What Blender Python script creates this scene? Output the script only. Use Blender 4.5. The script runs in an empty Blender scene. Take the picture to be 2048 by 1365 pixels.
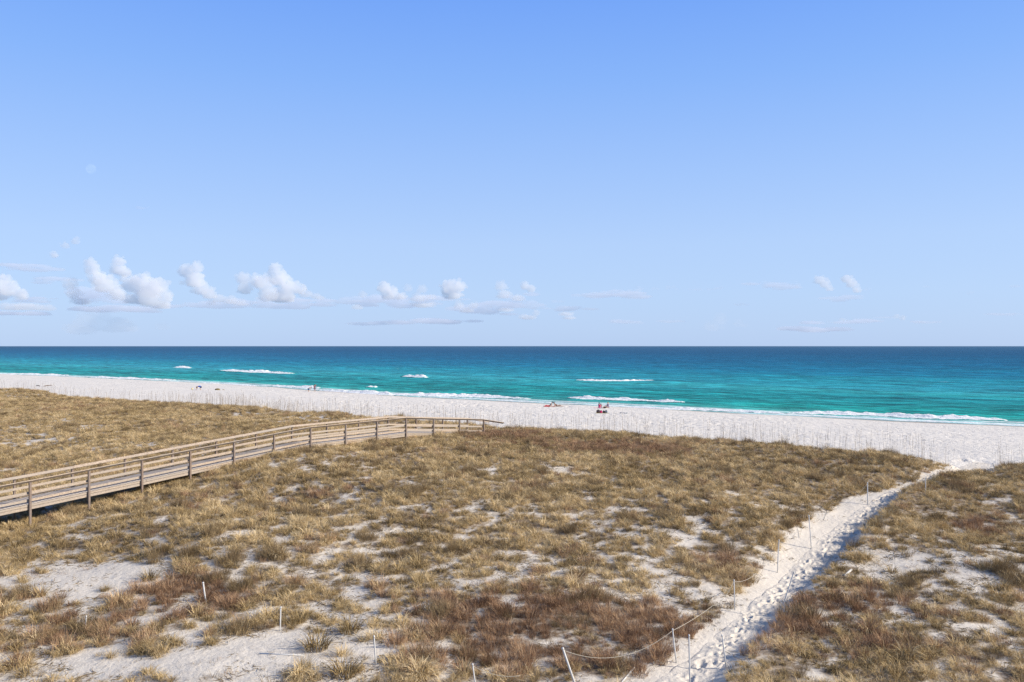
import bpy, math, random
import numpy as np
from mathutils import Vector, Matrix, Euler, noise as mnoise

random.seed(7); RNG = np.random.default_rng(11)
S = bpy.context.scene
COL = S.collection

# ------------------------------------------------------------------ site frame
CAM_Z = 11.0                     # balcony height above the water (z = 0)
FOC = 29.5                       # mm on a 36 mm sensor
F = 2048 * FOC / 36.0
CX, HY = 1024.0, 692.5           # principal column and horizon row of the photograph
UX, UY = 0.7986, -0.6018         # along the shore
VX, VY = 0.6018, 0.7986          # towards the sea
VE = 54.3                        # crest of the front dune, in v

def to_uv(X, Y): return UX * X + UY * Y, VX * X + VY * Y
def to_xy(u, v): return UX * u + VX * v, UY * u + VY * v

# ------------------------------------------------------------------ noise
def _hash(ix, iy, seed):
    h = (ix.astype(np.int64) * 374761393 + iy.astype(np.int64) * 668265263 + seed * 1442695041) & 0x7fffffff
    h = ((h ^ (h >> 13)) * 1274126177) & 0x7fffffff
    return ((h ^ (h >> 16)) & 0xffff) / 65535.0
def vnoise(x, y, seed=0):
    x = np.asarray(x, float); y = np.asarray(y, float)
    x0 = np.floor(x); y0 = np.floor(y); fx = x - x0; fy = y - y0
    fx = fx * fx * (3 - 2 * fx); fy = fy * fy * (3 - 2 * fy)
    a = _hash(x0, y0, seed); b = _hash(x0 + 1, y0, seed); c = _hash(x0, y0 + 1, seed); d = _hash(x0 + 1, y0 + 1, seed)
    return (a * (1 - fx) + b * fx) * (1 - fy) + (c * (1 - fx) + d * fx) * fy - 0.5
def fbm(x, y, seed=0, oct=4):
    s = 0; a = 1; t = 0
    for i in range(oct):
        s = s + a * vnoise(x * 2 ** i + 17.3 * i, y * 2 ** i - 9.1 * i, seed + i); t += a; a *= 0.5
    return s / t * 2          # about -1..1
def sst(a, b, x):
    t = np.clip((x - a) / (b - a), 0, 1); return t * t * (3 - 2 * t)

# ------------------------------------------------------------------ terrain
RIDGE = np.array([(-400,4.8),(-137.1,4.81),(-129.7,5.1),(-123.3,4.94),(-115.7,4.5),(-106.6,4.56),(-96.5,4.62),(-87.3,4.8),(-80.7,4.84),(-74.6,4.93),
 (-69.0,4.6),(-65.1,4.78),(-61.6,4.99),(-58.6,4.79),(-57.0,4.68),(-53.9,5.0),(-50.9,4.78),(-47.6,4.76),(-42.1,4.67),(-37.2,4.79),(-33.5,4.95),
 (-30.1,5.0),(-27.3,4.89),(-25.3,4.87),(-21.3,4.92),(-18.1,4.88),(-15.9,4.77),(-13.0,4.91),(-10.7,4.75),(-9.0,4.55),(-8.1,4.1),(-6.8,4.5),(-5.3,4.8),(20,4.9),(200,4.8)])
SHORE = np.array([(-3000,141),(-349.6,140.5),(-315,143),(-259.5,143.5),(-220.3,143),(-185.2,139.5),(-145.4,133),(-120.9,130.8),(-102.4,131.4),
 (-90,131.4),(-70.8,131.4),(-59.4,131.0),(-35,130.6),(-25,131.4),(-13,132.6),(60,134),(3000,134)])
def shore_v(u):
    return np.interp(u, SHORE[:, 0], SHORE[:, 1]) + 0.45 * fbm(u / 9.0, u * 0 + 3.1, 5, 2) + .25 * fbm(u / 2.6, u * 0 + 1.1, 6, 2)

CTRL = [(-20.48,35.6,3.24),(-18.96,37.5,3.6),(-17.4,39.4,4.0),(-15.9,41.3,4.45),(-14.4,43.2,4.85),(-12.9,45.2,5.1),(-11.4,47.5,5.25),(-8.4,51.6,5.2),
 (-6.85,54,5.05),(-5.2,56.1,5.0),(-3.6,58,4.9),(-2.07,60,4.7),(-24,31,2.9),(-28,27,2.75),(-17,30,2.95),(-12,36,3.7),(-6,44,4.5),
 (-12,16,2.55),(0,16,2.5),(12,16,2.35),(-18,22,2.75),(-6,24,2.9),(0,28,3.05),(6,24,2.8),(12,28,2.85),(18,25,2.6),(22,34,3.1),(14,38,3.6),(28,30,2.9),
 (8,42,4.1),(2,50,4.6),(-30,45,3.0),(-22,50,3.5),(-40,60,3.2),(-30,70,3.9),(-60,85,3.5),(-52,98,4.1),(-70,110,4.2),(-16,58,4.3),(20,44,3.9),(30,38,3.6),
 (-45,45,2.9),(-60,65,3.0),(-85,110,3.6),(40,30,3.0),(0,8,2.3),(25,12,2.3),(-25,12,2.3)]
CT = np.array(CTRL)
_rv = []
for uu in range(-160, 21, 7):
    for vv, dz in ((50.0, -.62), (53.2, -.42)):
        x, y = to_xy(uu, vv); _rv.append((x, y, np.interp(uu, RIDGE[:, 0], RIDGE[:, 1]) + dz))
CT = np.vstack([CT, np.array(_rv)])

def field_z(X, Y):
    X = np.asarray(X, float); Y = np.asarray(Y, float)
    num = np.zeros(X.shape); den = np.zeros(X.shape)
    for cx, cy, cz in CT:
        w = 1.0 / ((X - cx) ** 2 + (Y - cy) ** 2 + 5.0) ** 2
        num += w * cz; den += w
    z = num / den
    u, v = to_uv(X, Y)
    rz = np.interp(u, RIDGE[:, 0], RIDGE[:, 1]) - 0.40
    t = sst(49, 53, v)
    z = z * (1 - t) + rz * t
    z = z + (.13 * fbm(X / 4.5, Y / 4.5, 21, 3) + .05 * fbm(X / 1.1, Y / 1.1, 31, 3)) * (1 - .6 * sst(52, 56, v))
    sv = shore_v(u)
    beach = 1.9 - 1.65 * np.clip((v - 63) / (sv - 2 - 63), 0, 1) ** 1.2
    beach = beach + .1 * fbm(u / 9, v / 6, 41, 3)
    beach = np.where(v > sv - 2, 0.25 * (sv - v) / 2.0 , beach)
    beach = np.where(v > sv, np.maximum(-6, (sv - v) * .06), beach)
    k = sst(54.2, 63.5, v)
    return z * (1 - k) + beach * k

def ray(px, py):
    a = (px - CX) / F; b = (py - HY) / F
    return a, b
def hit(px, py, fn=None):
    """ground point seen at this place of the photograph"""
    fn = fn or field_z
    a, b = ray(px, py)
    Y = np.arange(12, 260, .1)
    d = (CAM_Z - b * Y) - fn(a * Y, Y)
    i = int(np.argmax(d < 0)) if (d < 0).any() else len(Y) - 1
    return float(a * Y[i]), float(Y[i])

# footpath: centre line (photo px) and half width in metres
PATH_PX = [(1290,1440,.68),(1362,1375,.66),(1448,1303,.6),(1512,1245,.56),(1567,1190,.56),(1620,1135,.68),(1668,1090,.72),(1702,1050,.7),(1752,1012,.5),
           (1802,985,.46),(1853,962,.45),(1903,945,.45),(1938,934,.5),(1962,925,.8)]
PPT = []
for x, y, w in PATH_PX:
    _dz = float(np.interp(y, [925, 950, 1000, 1100, 1200, 1300, 1400], [.12, .22, .36, .46, .40, .26, .2]))
    X, Y = hit(x, y, lambda a, b: field_z(a, b) - _dz); PPT.append((X, Y, w))
x, y = to_xy(*[to_uv(PPT[-1][0], PPT[-1][1])[0] + 1.0, 62.0]); PPT.append((x, y, 2.2))
# dense samples
_pp = np.array(PPT)
_t = np.concatenate([[0], np.cumsum(np.hypot(np.diff(_pp[:, 0]), np.diff(_pp[:, 1])))])
PL = _t[-1]
def path_at(s):
    s = np.asarray(s, float)
    r = []
    for k in range(3):
        acc = 0
        for ds in (-1.2, -.6, 0, .6, 1.2): acc = acc + np.interp(np.clip(s + ds, 0, PL), _t, _pp[:, k])
        r.append(acc / 5)
    return r
PS = np.arange(0, PL, .25)
PXs, PYs, PWs = path_at(PS)
def path_dist(X, Y):
    """signed distance to the path's centre line / half width; sign: + on the right (seaward-going) side"""
    X = np.asarray(X, float); Y = np.asarray(Y, float); sh = X.shape
    x = X.ravel(); y = Y.ravel()
    best = np.full(x.shape, 1e9); side = np.zeros(x.shape); hw = np.ones(x.shape); ss = np.zeros(x.shape)
    near = (x > PXs.min() - 6) & (x < PXs.max() + 6) & (y > PYs.min() - 6) & (y < PYs.max() + 6)
    idx = np.nonzero(near)[0]
    bx, by = x[idx], y[idx]; bb = best[idx]; bs = side[idx]; bw = hw[idx]; b3 = ss[idx]
    for i in range(len(PS) - 1):
        dx = bx - PXs[i]; dy = by - PYs[i]; d2 = dx * dx + dy * dy
        m = d2 < bb
        tx, ty = PXs[i + 1] - PXs[i], PYs[i + 1] - PYs[i]; L = math.hypot(tx, ty)
        sd = (dx * ty - dy * tx) / L
        bb = np.where(m, d2, bb); bs = np.where(m, np.sign(sd), bs); bw = np.where(m, PWs[i], bw); b3 = np.where(m, PS[i], b3)
    best[idx] = bb; side[idx] = bs; hw[idx] = bw; ss[idx] = b3
    return np.sqrt(best).reshape(sh), side.reshape(sh), hw.reshape(sh), ss.reshape(sh)

# hollows where the bare sand slopes wide beside the path
def ground_z(X, Y, path_drop=.06):
    z = field_z(X, Y)
    d, sd, hw, s = path_dist(X, Y)
    edge = hw * (1 + .22 * fbm(s / 1.6, sd * 3.0, 77, 2))
    wide = np.where(sd > 0, 0.75, 1.9 + 1.3 * np.exp(-((s - 24) / 7.0) ** 2))      # steep right bank, long left slope
    fade = 1 - sst(PL - 9, PL - 2, s)
    carve = (.16 + .34 * np.exp(-((s - 20) / 8.0) ** 2)) * (1 - sst(edge * .45, edge * .6 + wide, d)) * fade
    lip = .10 * np.exp(-((d - edge - wide * .9) / .5) ** 2) * fade * (sd > 0)
    core = path_drop * (1 - sst(hw * .45, hw * .80, d)) * (s < PL - 1)
    return z - carve + lip - core

# ------------------------------------------------------------------ helpers
def link(o, parent=None):
    COL.objects.link(o)
    if parent is not None: o.parent = parent
    return o
def mesh_np(name, V, Fc, mat, parent=None, smooth=True, attrs=None):
    """V (n,3), Fc (m,4) or (m,3)"""
    V = np.asarray(V, np.float32); Fc = np.asarray(Fc, np.int32)
    m = bpy.data.meshes.new(name)
    m.vertices.add(len(V)); m.vertices.foreach_set('co', V.ravel())
    k = Fc.shape[1]
    m.loops.add(Fc.size); m.loops.foreach_set('vertex_index', Fc.ravel())
    m.polygons.add(len(Fc)); m.polygons.foreach_set('loop_start', np.arange(0, Fc.size, k, dtype=np.int32))
    m.polygons.foreach_set('loop_total', np.full(len(Fc), k, np.int32))
    m.polygons.foreach_set('use_smooth', np.full(len(Fc), smooth))
    m.update(calc_edges=True)
    if attrs:
        for an, (typ, dom, arr) in attrs.items():
            a = m.attributes.new(an, typ, dom)
            a.data.foreach_set('vector' if typ == 'FLOAT_VECTOR' else 'value', np.asarray(arr).ravel())
    if mat: m.materials.append(mat)
    o = bpy.data.objects.new(name, m)
    return link(o, parent)
def grid_faces(nr, nc):
    i = np.arange(nr - 1)[:, None] * nc + np.arange(nc - 1)[None, :]
    i = i.ravel()
    return np.stack([i, i + 1, i + nc + 1, i + nc], 1)
def tag(o, label=None, cat=None, group=None, kind=None):
    if label: o['label'] = label
    if cat: o['category'] = cat
    if group: o['group'] = group
    if kind: o['kind'] = kind
    return o
def empty(name, loc):
    o = bpy.data.objects.new(name, None); o.location = loc; o.empty_display_size = .2
    return link(o)

class MB:
    def __init__(s): s.v = []; s.f = []; s.r = []
    def box(s, a, b, w, h, up=(0, 0, 1), roll=0.0, rnd=None):
        """bar from a to b, w across, h along up"""
        a = Vector(a); b = Vector(b); d = (b - a).normalized(); up = Vector(up)
        side = d.cross(up).normalized(); up = side.cross(d).normalized()
        if roll:
            R = Matrix.Rotation(roll, 3, d); side = R @ side; up = R @ up
        n = len(s.v); c = min(w, h) * .12
        prof = [(-w/2 + c, -h/2), (w/2 - c, -h/2), (w/2, -h/2 + c), (w/2, h/2 - c), (w/2 - c, h/2), (-w/2 + c, h/2), (-w/2, h/2 - c), (-w/2, -h/2 + c)]
        for p in (a, b):
            for (x, y) in prof: s.v.append(tuple(p + side * x + up * y))
        q = rnd if rnd is not None else random.random()
        for i in range(8):
            j = (i + 1) % 8
            s.f.append((n + i, n + j, n + 8 + j, n + 8 + i)); s.r.append(q)
        s.f.append(tuple(n + i for i in range(7, -1, -1))); s.r.append(q)
        s.f.append(tuple(n + 8 + i for i in range(8))); s.r.append(q)
        return s
    def tube(s, pts, rad, seg=8, cap=True, rnd=None):
        pts = [Vector(p) for p in pts]; n0 = len(s.v)
        if not hasattr(rad, '__len__'): rad = [rad] * len(pts)
        q = rnd if rnd is not None else random.random()
        ref = Vector((0, 0, 1)) if abs((pts[-1] - pts[0]).normalized().z) < .9 else Vector((1, 0, 0))
        for i, p in enumerate(pts):
            d = (pts[min(i + 1, len(pts) - 1)] - pts[max(i - 1, 0)]).normalized()
            x = d.cross(ref).normalized(); y = x.cross(d)
            for k in range(seg):
                t = 2 * math.pi * k / seg
                s.v.append(tuple(p + x * math.cos(t) * rad[i] + y * math.sin(t) * rad[i]))
        for i in range(len(pts) - 1):
            for k in range(seg):
                j = (k + 1) % seg
                s.f.append((n0 + i * seg + k, n0 + i * seg + j, n0 + (i + 1) * seg + j, n0 + (i + 1) * seg + k)); s.r.append(q)
        if cap:
            s.f.append(tuple(n0 + k for k in range(seg - 1, -1, -1))); s.r.append(q)
            s.f.append(tuple(n0 + (len(pts) - 1) * seg + k for k in range(seg))); s.r.append(q)
        return s
    def build(s, name, mat, parent=None, smooth=False):
        m = bpy.data.meshes.new(name); m.from_pydata(s.v, [], s.f); m.update()
        a = m.attributes.new('rnd', 'FLOAT', 'FACE'); a.data.foreach_set('value', s.r)
        m.polygons.foreach_set('use_smooth', [smooth] * len(s.f))
        m.materials.append(mat)
        return link(bpy.data.objects.new(name, m), parent)

# ------------------------------------------------------------------ materials
def mat(name):
    m = bpy.data.materials.new(name); m.use_nodes = True
    nt = m.node_tree; nt.nodes.clear()
    out = nt.nodes.new('ShaderNodeOutputMaterial')
    return m, nt, out
def N(nt, typ, **kw):
    n = nt.nodes.new(typ)
    for k, v in kw.items():
        if k.startswith('i_'):
            key = k[2:]; key = int(key) if key.isdigit() else key.replace('_', ' ')
            n.inputs[key].default_value = v
        else: setattr(n, k, v)
    return n
def L(nt, a, b): nt.links.new(a, b)
def ramp(nt, stops, fac=None, interp='LINEAR'):
    r = nt.nodes.new('ShaderNodeValToRGB'); e = r.color_ramp.elements; r.color_ramp.interpolation = interp
    while len(e) > 1: e.remove(e[-1])
    e[0].position = stops[0][0]; c = stops[0][1]; e[0].color = (*c, 1) if hasattr(c, '__len__') else (c, c, c, 1)
    for p, c in stops[1:]:
        x = e.new(p); x.color = (*c, 1) if hasattr(c, '__len__') else (c, c, c, 1)
    if fac is not None: L(nt, fac, r.inputs[0])
    return r
def math_(nt, op, a, b=None, c=None, clamp=False):
    n = nt.nodes.new('ShaderNodeMath'); n.operation = op; n.use_clamp = clamp
    for i, x in enumerate((a, b, c)):
        if x is None: continue
        if isinstance(x, (int, float)): n.inputs[i].default_value = x
        else: L(nt, x, n.inputs[i])
    return n.outputs[0]
def noise_n(nt, vec, scale, detail=4, rough=.55, lac=2.0):
    n = N(nt, 'ShaderNodeTexNoise'); n.inputs['Scale'].default_value = scale; n.inputs['Detail'].default_value = detail
    n.inputs['Roughness'].default_value = rough; n.inputs['Lacunarity'].default_value = lac
    if vec is not None: L(nt, vec, n.inputs['Vector'])
    return n
def mixc(nt, fac, a, b, blend='MIX'):
    n = N(nt, 'ShaderNodeMix', data_type='RGBA', blend_type=blend)
    for s, x in ((n.inputs[0], fac), (n.inputs[6], a), (n.inputs[7], b)):
        if isinstance(x, (int, float)): s.default_value = x
        elif isinstance(x, tuple): s.default_value = (*x, 1) if len(x) == 3 else x
        else: L(nt, x, s)
    return n.outputs[2]
def simple(name, col, rough=.6, spec=.3):
    m, nt, out = mat(name)
    b = N(nt, 'ShaderNodeBsdfPrincipled'); b.inputs['Roughness'].default_value = rough
    b.inputs['Specular IOR Level'].default_value = spec
    tc = N(nt, 'ShaderNodeTexCoord')
    n = noise_n(nt, tc.outputs['Object'], 9, 4)
    c = mixc(nt, math_(nt, 'MULTIPLY', n.outputs[0], .6), tuple(col), tuple(x * .6 for x in col))
    L(nt, c, b.inputs['Base Color']); L(nt, b.outputs[0], out.inputs[0])
    return m

def sand_material():
    m, nt, out = mat('white_quartz_sand')
    b = N(nt, 'ShaderNodeBsdfPrincipled'); b.inputs['Roughness'].default_value = .95; b.inputs['Specular IOR Level'].default_value = .08
    g = N(nt, 'ShaderNodeNewGeometry'); P = g.outputs['Position']
    veg = N(nt, 'ShaderNodeAttribute', attribute_name='veg').outputs['Fac']
    bch = N(nt, 'ShaderNodeAttribute', attribute_name='beach').outputs['Fac']
    wet = N(nt, 'ShaderNodeAttribute', attribute_name='wet').outputs['Fac']
    n1 = noise_n(nt, P, .35, 5); n2 = noise_n(nt, P, 6.0, 6, .65); n3 = noise_n(nt, P, 1.6, 5, .6)
    c = mixc(nt, n1.outputs[0], (.725, .69, .63), (.665, .63, .575))
    c = mixc(nt, math_(nt, 'MULTIPLY', ramp(nt, [(.5, 0.0), (.72, 1.0)], n2.outputs[0]).outputs[0], .22), c, (.50, .44, .36))
    # thin litter of dead leaves between the tussocks
    lit = math_(nt, 'MULTIPLY', ramp(nt, [(.36, 0.0), (.58, 1.0)], n3.outputs[0]).outputs[0], veg)
    lit2 = math_(nt, 'MULTIPLY', ramp(nt, [(.40, 0.0), (.60, 1.0)], n2.outputs[0]).outputs[0], lit)
    c = mixc(nt, math_(nt, 'MULTIPLY', lit2, .85), c, (.20, .145, .09))
    thatch_shade = ramp(nt, [(.5, 0.0), (1.05, 1.0)], math_(nt, 'ADD', math_(nt, 'MULTIPLY', veg, .55), math_(nt, 'MULTIPLY', n2.outputs[0], .75))).outputs[0]  # dead thatch, plus the shade between tussocks painted into the sand colour
    c = mixc(nt, math_(nt, 'MULTIPLY', math_(nt, 'MULTIPLY', thatch_shade, veg), .85), c, (.17, .12, .075))
    c = mixc(nt, math_(nt, 'MULTIPLY', math_(nt, 'SUBTRACT', 1.0, bch), 1.0), c, mixc(nt, 1.0, c, (.93, .905, .865), 'MULTIPLY'))
    # wet band
    c = mixc(nt, wet, c, (.36, .31, .27))
    L(nt, c, b.inputs['Base Color'])
    # bumps: trampled dimples on the beach, fine ripples elsewhere
    mp = N(nt, 'ShaderNodeMapping'); L(nt, P, mp.inputs[0]); mp.inputs['Rotation'].default_value = (0, 0, math.radians(37)); mp.inputs['Scale'].default_value = (1, 1, 1)
    v1 = N(nt, 'ShaderNodeTexVoronoi', feature='SMOOTH_F1'); v1.inputs['Scale'].default_value = 1.35; v1.inputs['Smoothness'].default_value = .35; L(nt, mp.outputs[0], v1.inputs['Vector'])
    wn = noise_n(nt, mp.outputs[0], 2.2, 5, .68)
    hb = math_(nt, 'ADD', math_(nt, 'MULTIPLY', ramp(nt, [(.0, 0.0), (.38, 1.0)], v1.outputs[0]).outputs[0], .5), math_(nt, 'MULTIPLY', wn.outputs[0], 1.3))
    big = noise_n(nt, P, .16, 3)
    hb = math_(nt, 'MULTIPLY', hb, math_(nt, 'MULTIPLY', bch, ramp(nt, [(.35, .45), (.6, 1.0)], big.outputs[0]).outputs[0]))
    h = math_(nt, 'ADD', math_(nt, 'MULTIPLY', hb, .13), math_(nt, 'MULTIPLY', n2.outputs[0], .045))
    h = math_(nt, 'ADD', h, math_(nt, 'MULTIPLY', n3.outputs[0], .06))
    bp = N(nt, 'ShaderNodeBump'); bp.inputs['Strength'].default_value = 1.0; bp.inputs['Distance'].default_value = 1.0
    L(nt, h, bp.inputs['Height']); L(nt, bp.outputs[0], b.inputs['Normal'])
    L(nt, b.outputs[0], out.inputs[0])
    return m

def grass_material(name, stops, tipmix=.5):
    m, nt, out = mat(name)
    r = N(nt, 'ShaderNodeAttribute', attribute_name='rnd').outputs['Fac']
    t = N(nt, 'ShaderNodeAttribute', attribute_name='tint', attribute_type='INSTANCER').outputs['Fac']
    x = math_(nt, 'ADD', math_(nt, 'MULTIPLY', r, .62), math_(nt, 'MULTIPLY', t, .5), clamp=True)
    c = ramp(nt, stops, x).outputs[0]
    d = N(nt, 'ShaderNodeBsdfDiffuse'); tr = N(nt, 'ShaderNodeBsdfTranslucent')
    L(nt, c, d.inputs[0]); L(nt, c, tr.inputs[0])
    mx = N(nt, 'ShaderNodeMixShader'); mx.inputs[0].default_value = .10
    L(nt, d.outputs[0], mx.inputs[1]); L(nt, tr.outputs[0], mx.inputs[2]); L(nt, mx.outputs[0], out.inputs[0])
    return m

def wood_material(name, c1, c2, c3):
    m, nt, out = mat(name)
    b = N(nt, 'ShaderNodeBsdfPrincipled'); b.inputs['Roughness'].default_value = .85; b.inputs['Specular IOR Level'].default_value = .15
    tc = N(nt, 'ShaderNodeTexCoord')
    mp = N(nt, 'ShaderNodeMapping'); L(nt, tc.outputs['Object'], mp.inputs[0]); mp.inputs['Rotation'].default_value = (0, 0, math.radians(-51)); mp.inputs['Scale'].default_value = (.7, 14, 14)
    n = noise_n(nt, mp.outputs[0], 1.5, 6, .65); n2 = noise_n(nt, tc.outputs['Object'], 1.1, 4)
    r = N(nt, 'ShaderNodeAttribute', attribute_name='rnd').outputs['Fac']
    c = mixc(nt, ramp(nt, [(.35, 0.0), (.65, 1.0)], n.outputs[0]).outputs[0], tuple(c1), tuple(c2))
    f = math_(nt, 'ADD', math_(nt, 'MULTIPLY', r, .8), math_(nt, 'SUBTRACT', n2.outputs[0], .55), clamp=True)
    c = mixc(nt, f, c, tuple(c3))
    sp = noise_n(nt, tc.outputs['Object'], 7, 2); 
    c = mixc(nt, ramp(nt, [(.68, 0.0), (.73, .6)], sp.outputs[0]).outputs[0], c, (.1, .07, .05))
    L(nt, c, b.inputs['Base Color'])
    bp = N(nt, 'ShaderNodeBump'); bp.inputs['Strength'].default_value = .4; bp.inputs['Distance'].default_value = .01; L(nt, n.outputs[0], bp.inputs['Height']); L(nt, bp.outputs[0], b.inputs['Normal'])
    L(nt, b.outputs[0], out.inputs[0])
    return m

SAND = sand_material()
WOOD = wood_material('sun_bleached_pine', (.56, .455, .35), (.28, .22, .165), (.36, .32, .275))
WOODG = wood_material('grey_weathered_deck', (.44, .41, .385), (.30, .27, .25), (.47, .42, .37))
WOODP = wood_material('weathered_post', (.27, .20, .155), (.17, .13, .105), (.25, .215, .19))
PVC = simple('white_pvc', (.70, .69, .66), .4)
ROPE = simple('pale_rope', (.50, .46, .38), .9)

# ------------------------------------------------------------------ ground sheet
def build_ground():
    ys = [8.0]
    while ys[-1] < 75: ys.append(ys[-1] + .24)
    while ys[-1] < 520: ys.append(ys[-1] + max(.24, (ys[-1] - 62) * .008))
    ys = np.array(ys)
    xs = [0.0]
    while xs[-1] < 48: xs.append(xs[-1] + .24)
    while xs[-1] < 470: xs.append(xs[-1] + max(.24, (xs[-1] - 30) * .011))
    xs = np.array(xs); xs = np.concatenate([-xs[:0:-1], xs])
    Xg, Yg = np.meshgrid(xs, ys)
    Z = ground_z(Xg, Yg)
    u, v = to_uv(Xg, Yg)
    sv = shore_v(u)
    d, sd, hw, s = path_dist(Xg, Yg)
    veg = (1 - sst(53.5, 57, v)) * sst(hw * 1.2, hw * 1.2 + .8, d)
    veg = veg * (.12 + .88 * sst(.15, .75, DENS(Xg, Yg)))
    bd, bi = worley(u / .95 + .3 * fbm(u, v, 3, 2), v / .80, 77); bm_ = sst(55, 61, v) * (1 - sst(-9, -3.5, v - sv))
    tr = .35 + .65 * sst(-.25, .3, fbm(u / 11, v / 7, 83, 3))
    Z = Z + bm_ * tr * (-.20 * (1 - sst(.10, .40, bd)) * (bi > .55) + .03 * fbm(u / .6, v / .6, 88, 2))
    beach = np.maximum(sst(56, 62, v), .0) * (1 - sst(-5, -2.0, v - sv))
    wet = sst(-4.0, -1.5, v - sv + .5 * fbm(u / 3, v, 9, 2))
    V = np.stack([Xg, Yg, Z], -1).reshape(-1, 3)
    o = mesh_np('ground', V, grid_faces(len(ys), len(xs)), SAND, attrs={
        'veg': ('FLOAT', 'POINT', veg.ravel()), 'beach': ('FLOAT', 'POINT', beach.ravel()), 'wet': ('FLOAT', 'POINT', wet.ravel())})
    tag(o, 'white quartz sand of the dunes and the beach', kind='structure')

# boardwalk footprint, to keep tall plants off the deck
BW = [(-26.7,27.8,4.55),(-25.14,29.76,4.71),(-23.59,31.71,4.88),(-22.03,33.66,5.06),(-20.48,35.61,5.24),(-18.97,37.57,5.43),(-17.45,39.5,5.62),(-15.94,41.47,5.82),(-14.43,43.45,6.01),(-12.92,45.42,6.20),(-11.42,47.4,6.38),
      (-9.88,49.6,6.37),(-8.37,51.75,6.36),(-6.85,53.9,6.36),(-5.28,56.0,6.13),(-3.68,58.05,5.92),(-2.07,60.01,5.71),(-.62,61.75,5.32)]

# ------------------------------------------------------------------ plant cover map
# bare / covered patches, found from the photograph, in the photo's pixels; each becomes a patch on the ground
def blobs(lst):
    out = []
    for (x, y, rx, ry, a) in lst:
        X, Y = hit(x, y); X2, _ = hit(x + rx, y); _, Yt = hit(x, max(y - ry, 700)); _, Yb = hit(x, y + ry)
        out.append((X, Y, max(.3, abs(X2 - X)), max(.3, (Yt - Yb) / 2), a, X / Y))
    return out
BARE = [(200,1166,110,38,1.8),(265,1145,60,22,1.0),(560,1312,80,14,1.0),(300,1125,80,20,.6),(420,1090,60,16,.35),(60,1215,70,14,.4),(90,1140,60,14,.5),(480,1335,170,38,1.1),(620,1298,120,28,1.0),(740,1250,60,60,.7),(80,1345,110,30,1.1),(250,1345,120,24,1.0),
 (420,1225,60,20,.5),(720,1130,35,35,.45),(700,1000,30,25,.3),(640,1110,30,15,.35),(160,1300,80,16,.5),(330,1275,60,18,.4),(20,1160,40,18,.5),
 (1060,1135,60,22,.7),(1130,1150,50,12,.5),(1180,1170,50,12,.5),(1015,1140,30,16,.4),(850,1190,50,14,.4),(930,1165,40,12,.35),(1280,1130,70,20,.5),(1350,1165,60,18,.5),(1370,1080,60,16,.45),(1260,1195,70,18,.55),
 (970,940,35,9,.7),(1100,935,60,14,.8),(1015,930,30,7,.4),(1160,948,60,8,.4),(1290,955,30,9,.4),(1370,873,35,7,.9),(1460,985,40,10,.35),(1560,1010,50,10,.35),(1500,950,30,6,.3),
 (620,915,20,9,.4),(690,985,25,12,.45),(540,930,20,7,.3),(470,985,30,10,.45),(560,990,30,10,.4),(370,1010,30,10,.4),(170,1040,25,12,.4),(130,1055,40,12,.4),(260,1000,30,8,.3),
 (80,885,50,7,.6),(180,855,20,5,.6),(270,860,25,7,.6),(210,897,40,8,.5),(20,855,30,5,.5),(120,845,20,5,.4),(290,890,20,6,.4),(90,870,30,4,.4),(600,838,40,4,.5),(180,905,25,6,.5),(380,865,20,4,.3),
 (1598,1112,46,38,.8),(1655,1066,38,24,.9),(1570,1150,30,35,.8),(1640,1025,40,20,.7),(1385,1300,50,14,.4),(1410,1195,50,14,.45),(1335,1350,50,20,.4),(1690,1000,30,12,.6),(1560,1215,30,20,.3),
 (1850,1110,80,16,.8),(1800,1130,70,16,.7),(1930,1130,60,18,.6),(1760,1100,40,12,.5),(1870,985,60,7,.5),(1900,1060,50,10,.4),(2010,1170,50,18,.5),(1750,1075,50,8,.4),(1980,1050,40,7,.3),(1700,1150,30,16,.6),(1990,975,40,6,.3),(1800,1210,40,10,.4),(1640,1245,50,8,.3),
 (940,1290,40,12,.5),(1060,1340,30,10,.5),(900,1350,30,10,.4),(880,1300,20,12,.4),(1000,1100,20,10,.3),(1085,905,20,5,.3)]
LUSH = [(250,960,250,60,.25),(640,960,200,40,.2),(900,1080,160,60,.25),(1150,1250,220,60,.75),(350,1170,120,22,.6),(1500,930,300,40,.35),(900,880,100,25,.5),(1100,880,150,20,.45),(300,820,300,20,.45),(1700,1300,260,60,.5),
 (1850,1000,140,25,.35),(1240,905,120,16,.3),(800,980,120,30,.3),(1750,905,120,14,.5),(640,815,60,10,.5),(1430,1140,60,40,.4),(150,1100,100,14,.3),(1560,990,60,10,.3),(1330,990,120,30,.1),(420,1190,110,20,.5),(1350,1290,60,20,.5)]
RED = [(1150,1250,260,70,.9),(350,1175,150,25,.8),(180,1230,200,50,.5),(420,1210,100,30,.6),(640,1290,60,30,.3),(960,1320,150,40,.6),(1560,1240,140,50,.6),(1480,1120,80,30,.35),(1240,900,160,14,.6),(1000,870,100,12,.6),(640,985,60,20,.1),
 (450,810,200,8,.4),(1720,1200,120,40,.4),(1650,1020,50,14,.35),(150,820,100,8,.2),(1350,1330,100,25,.6),(1760,1320,150,40,.35),(60,1300,90,30,.3),(1950,1060,80,20,.3),(900,1230,120,30,.5),(740,1190,50,30,.3)]
DARK = [(640,812,70,9,1.0),(800,826,70,7,1.0),(1755,897,130,12,1.0),(1500,880,120,6,.6),(250,797,200,6,.5),(60,778,80,6,.5),(1180,860,130,5,.5),(1870,905,50,9,1.0),(500,812,100,6,.6)]
BB, LB, RB, DB = blobs(BARE), blobs(LUSH), blobs(RED), blobs(DARK)
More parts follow.
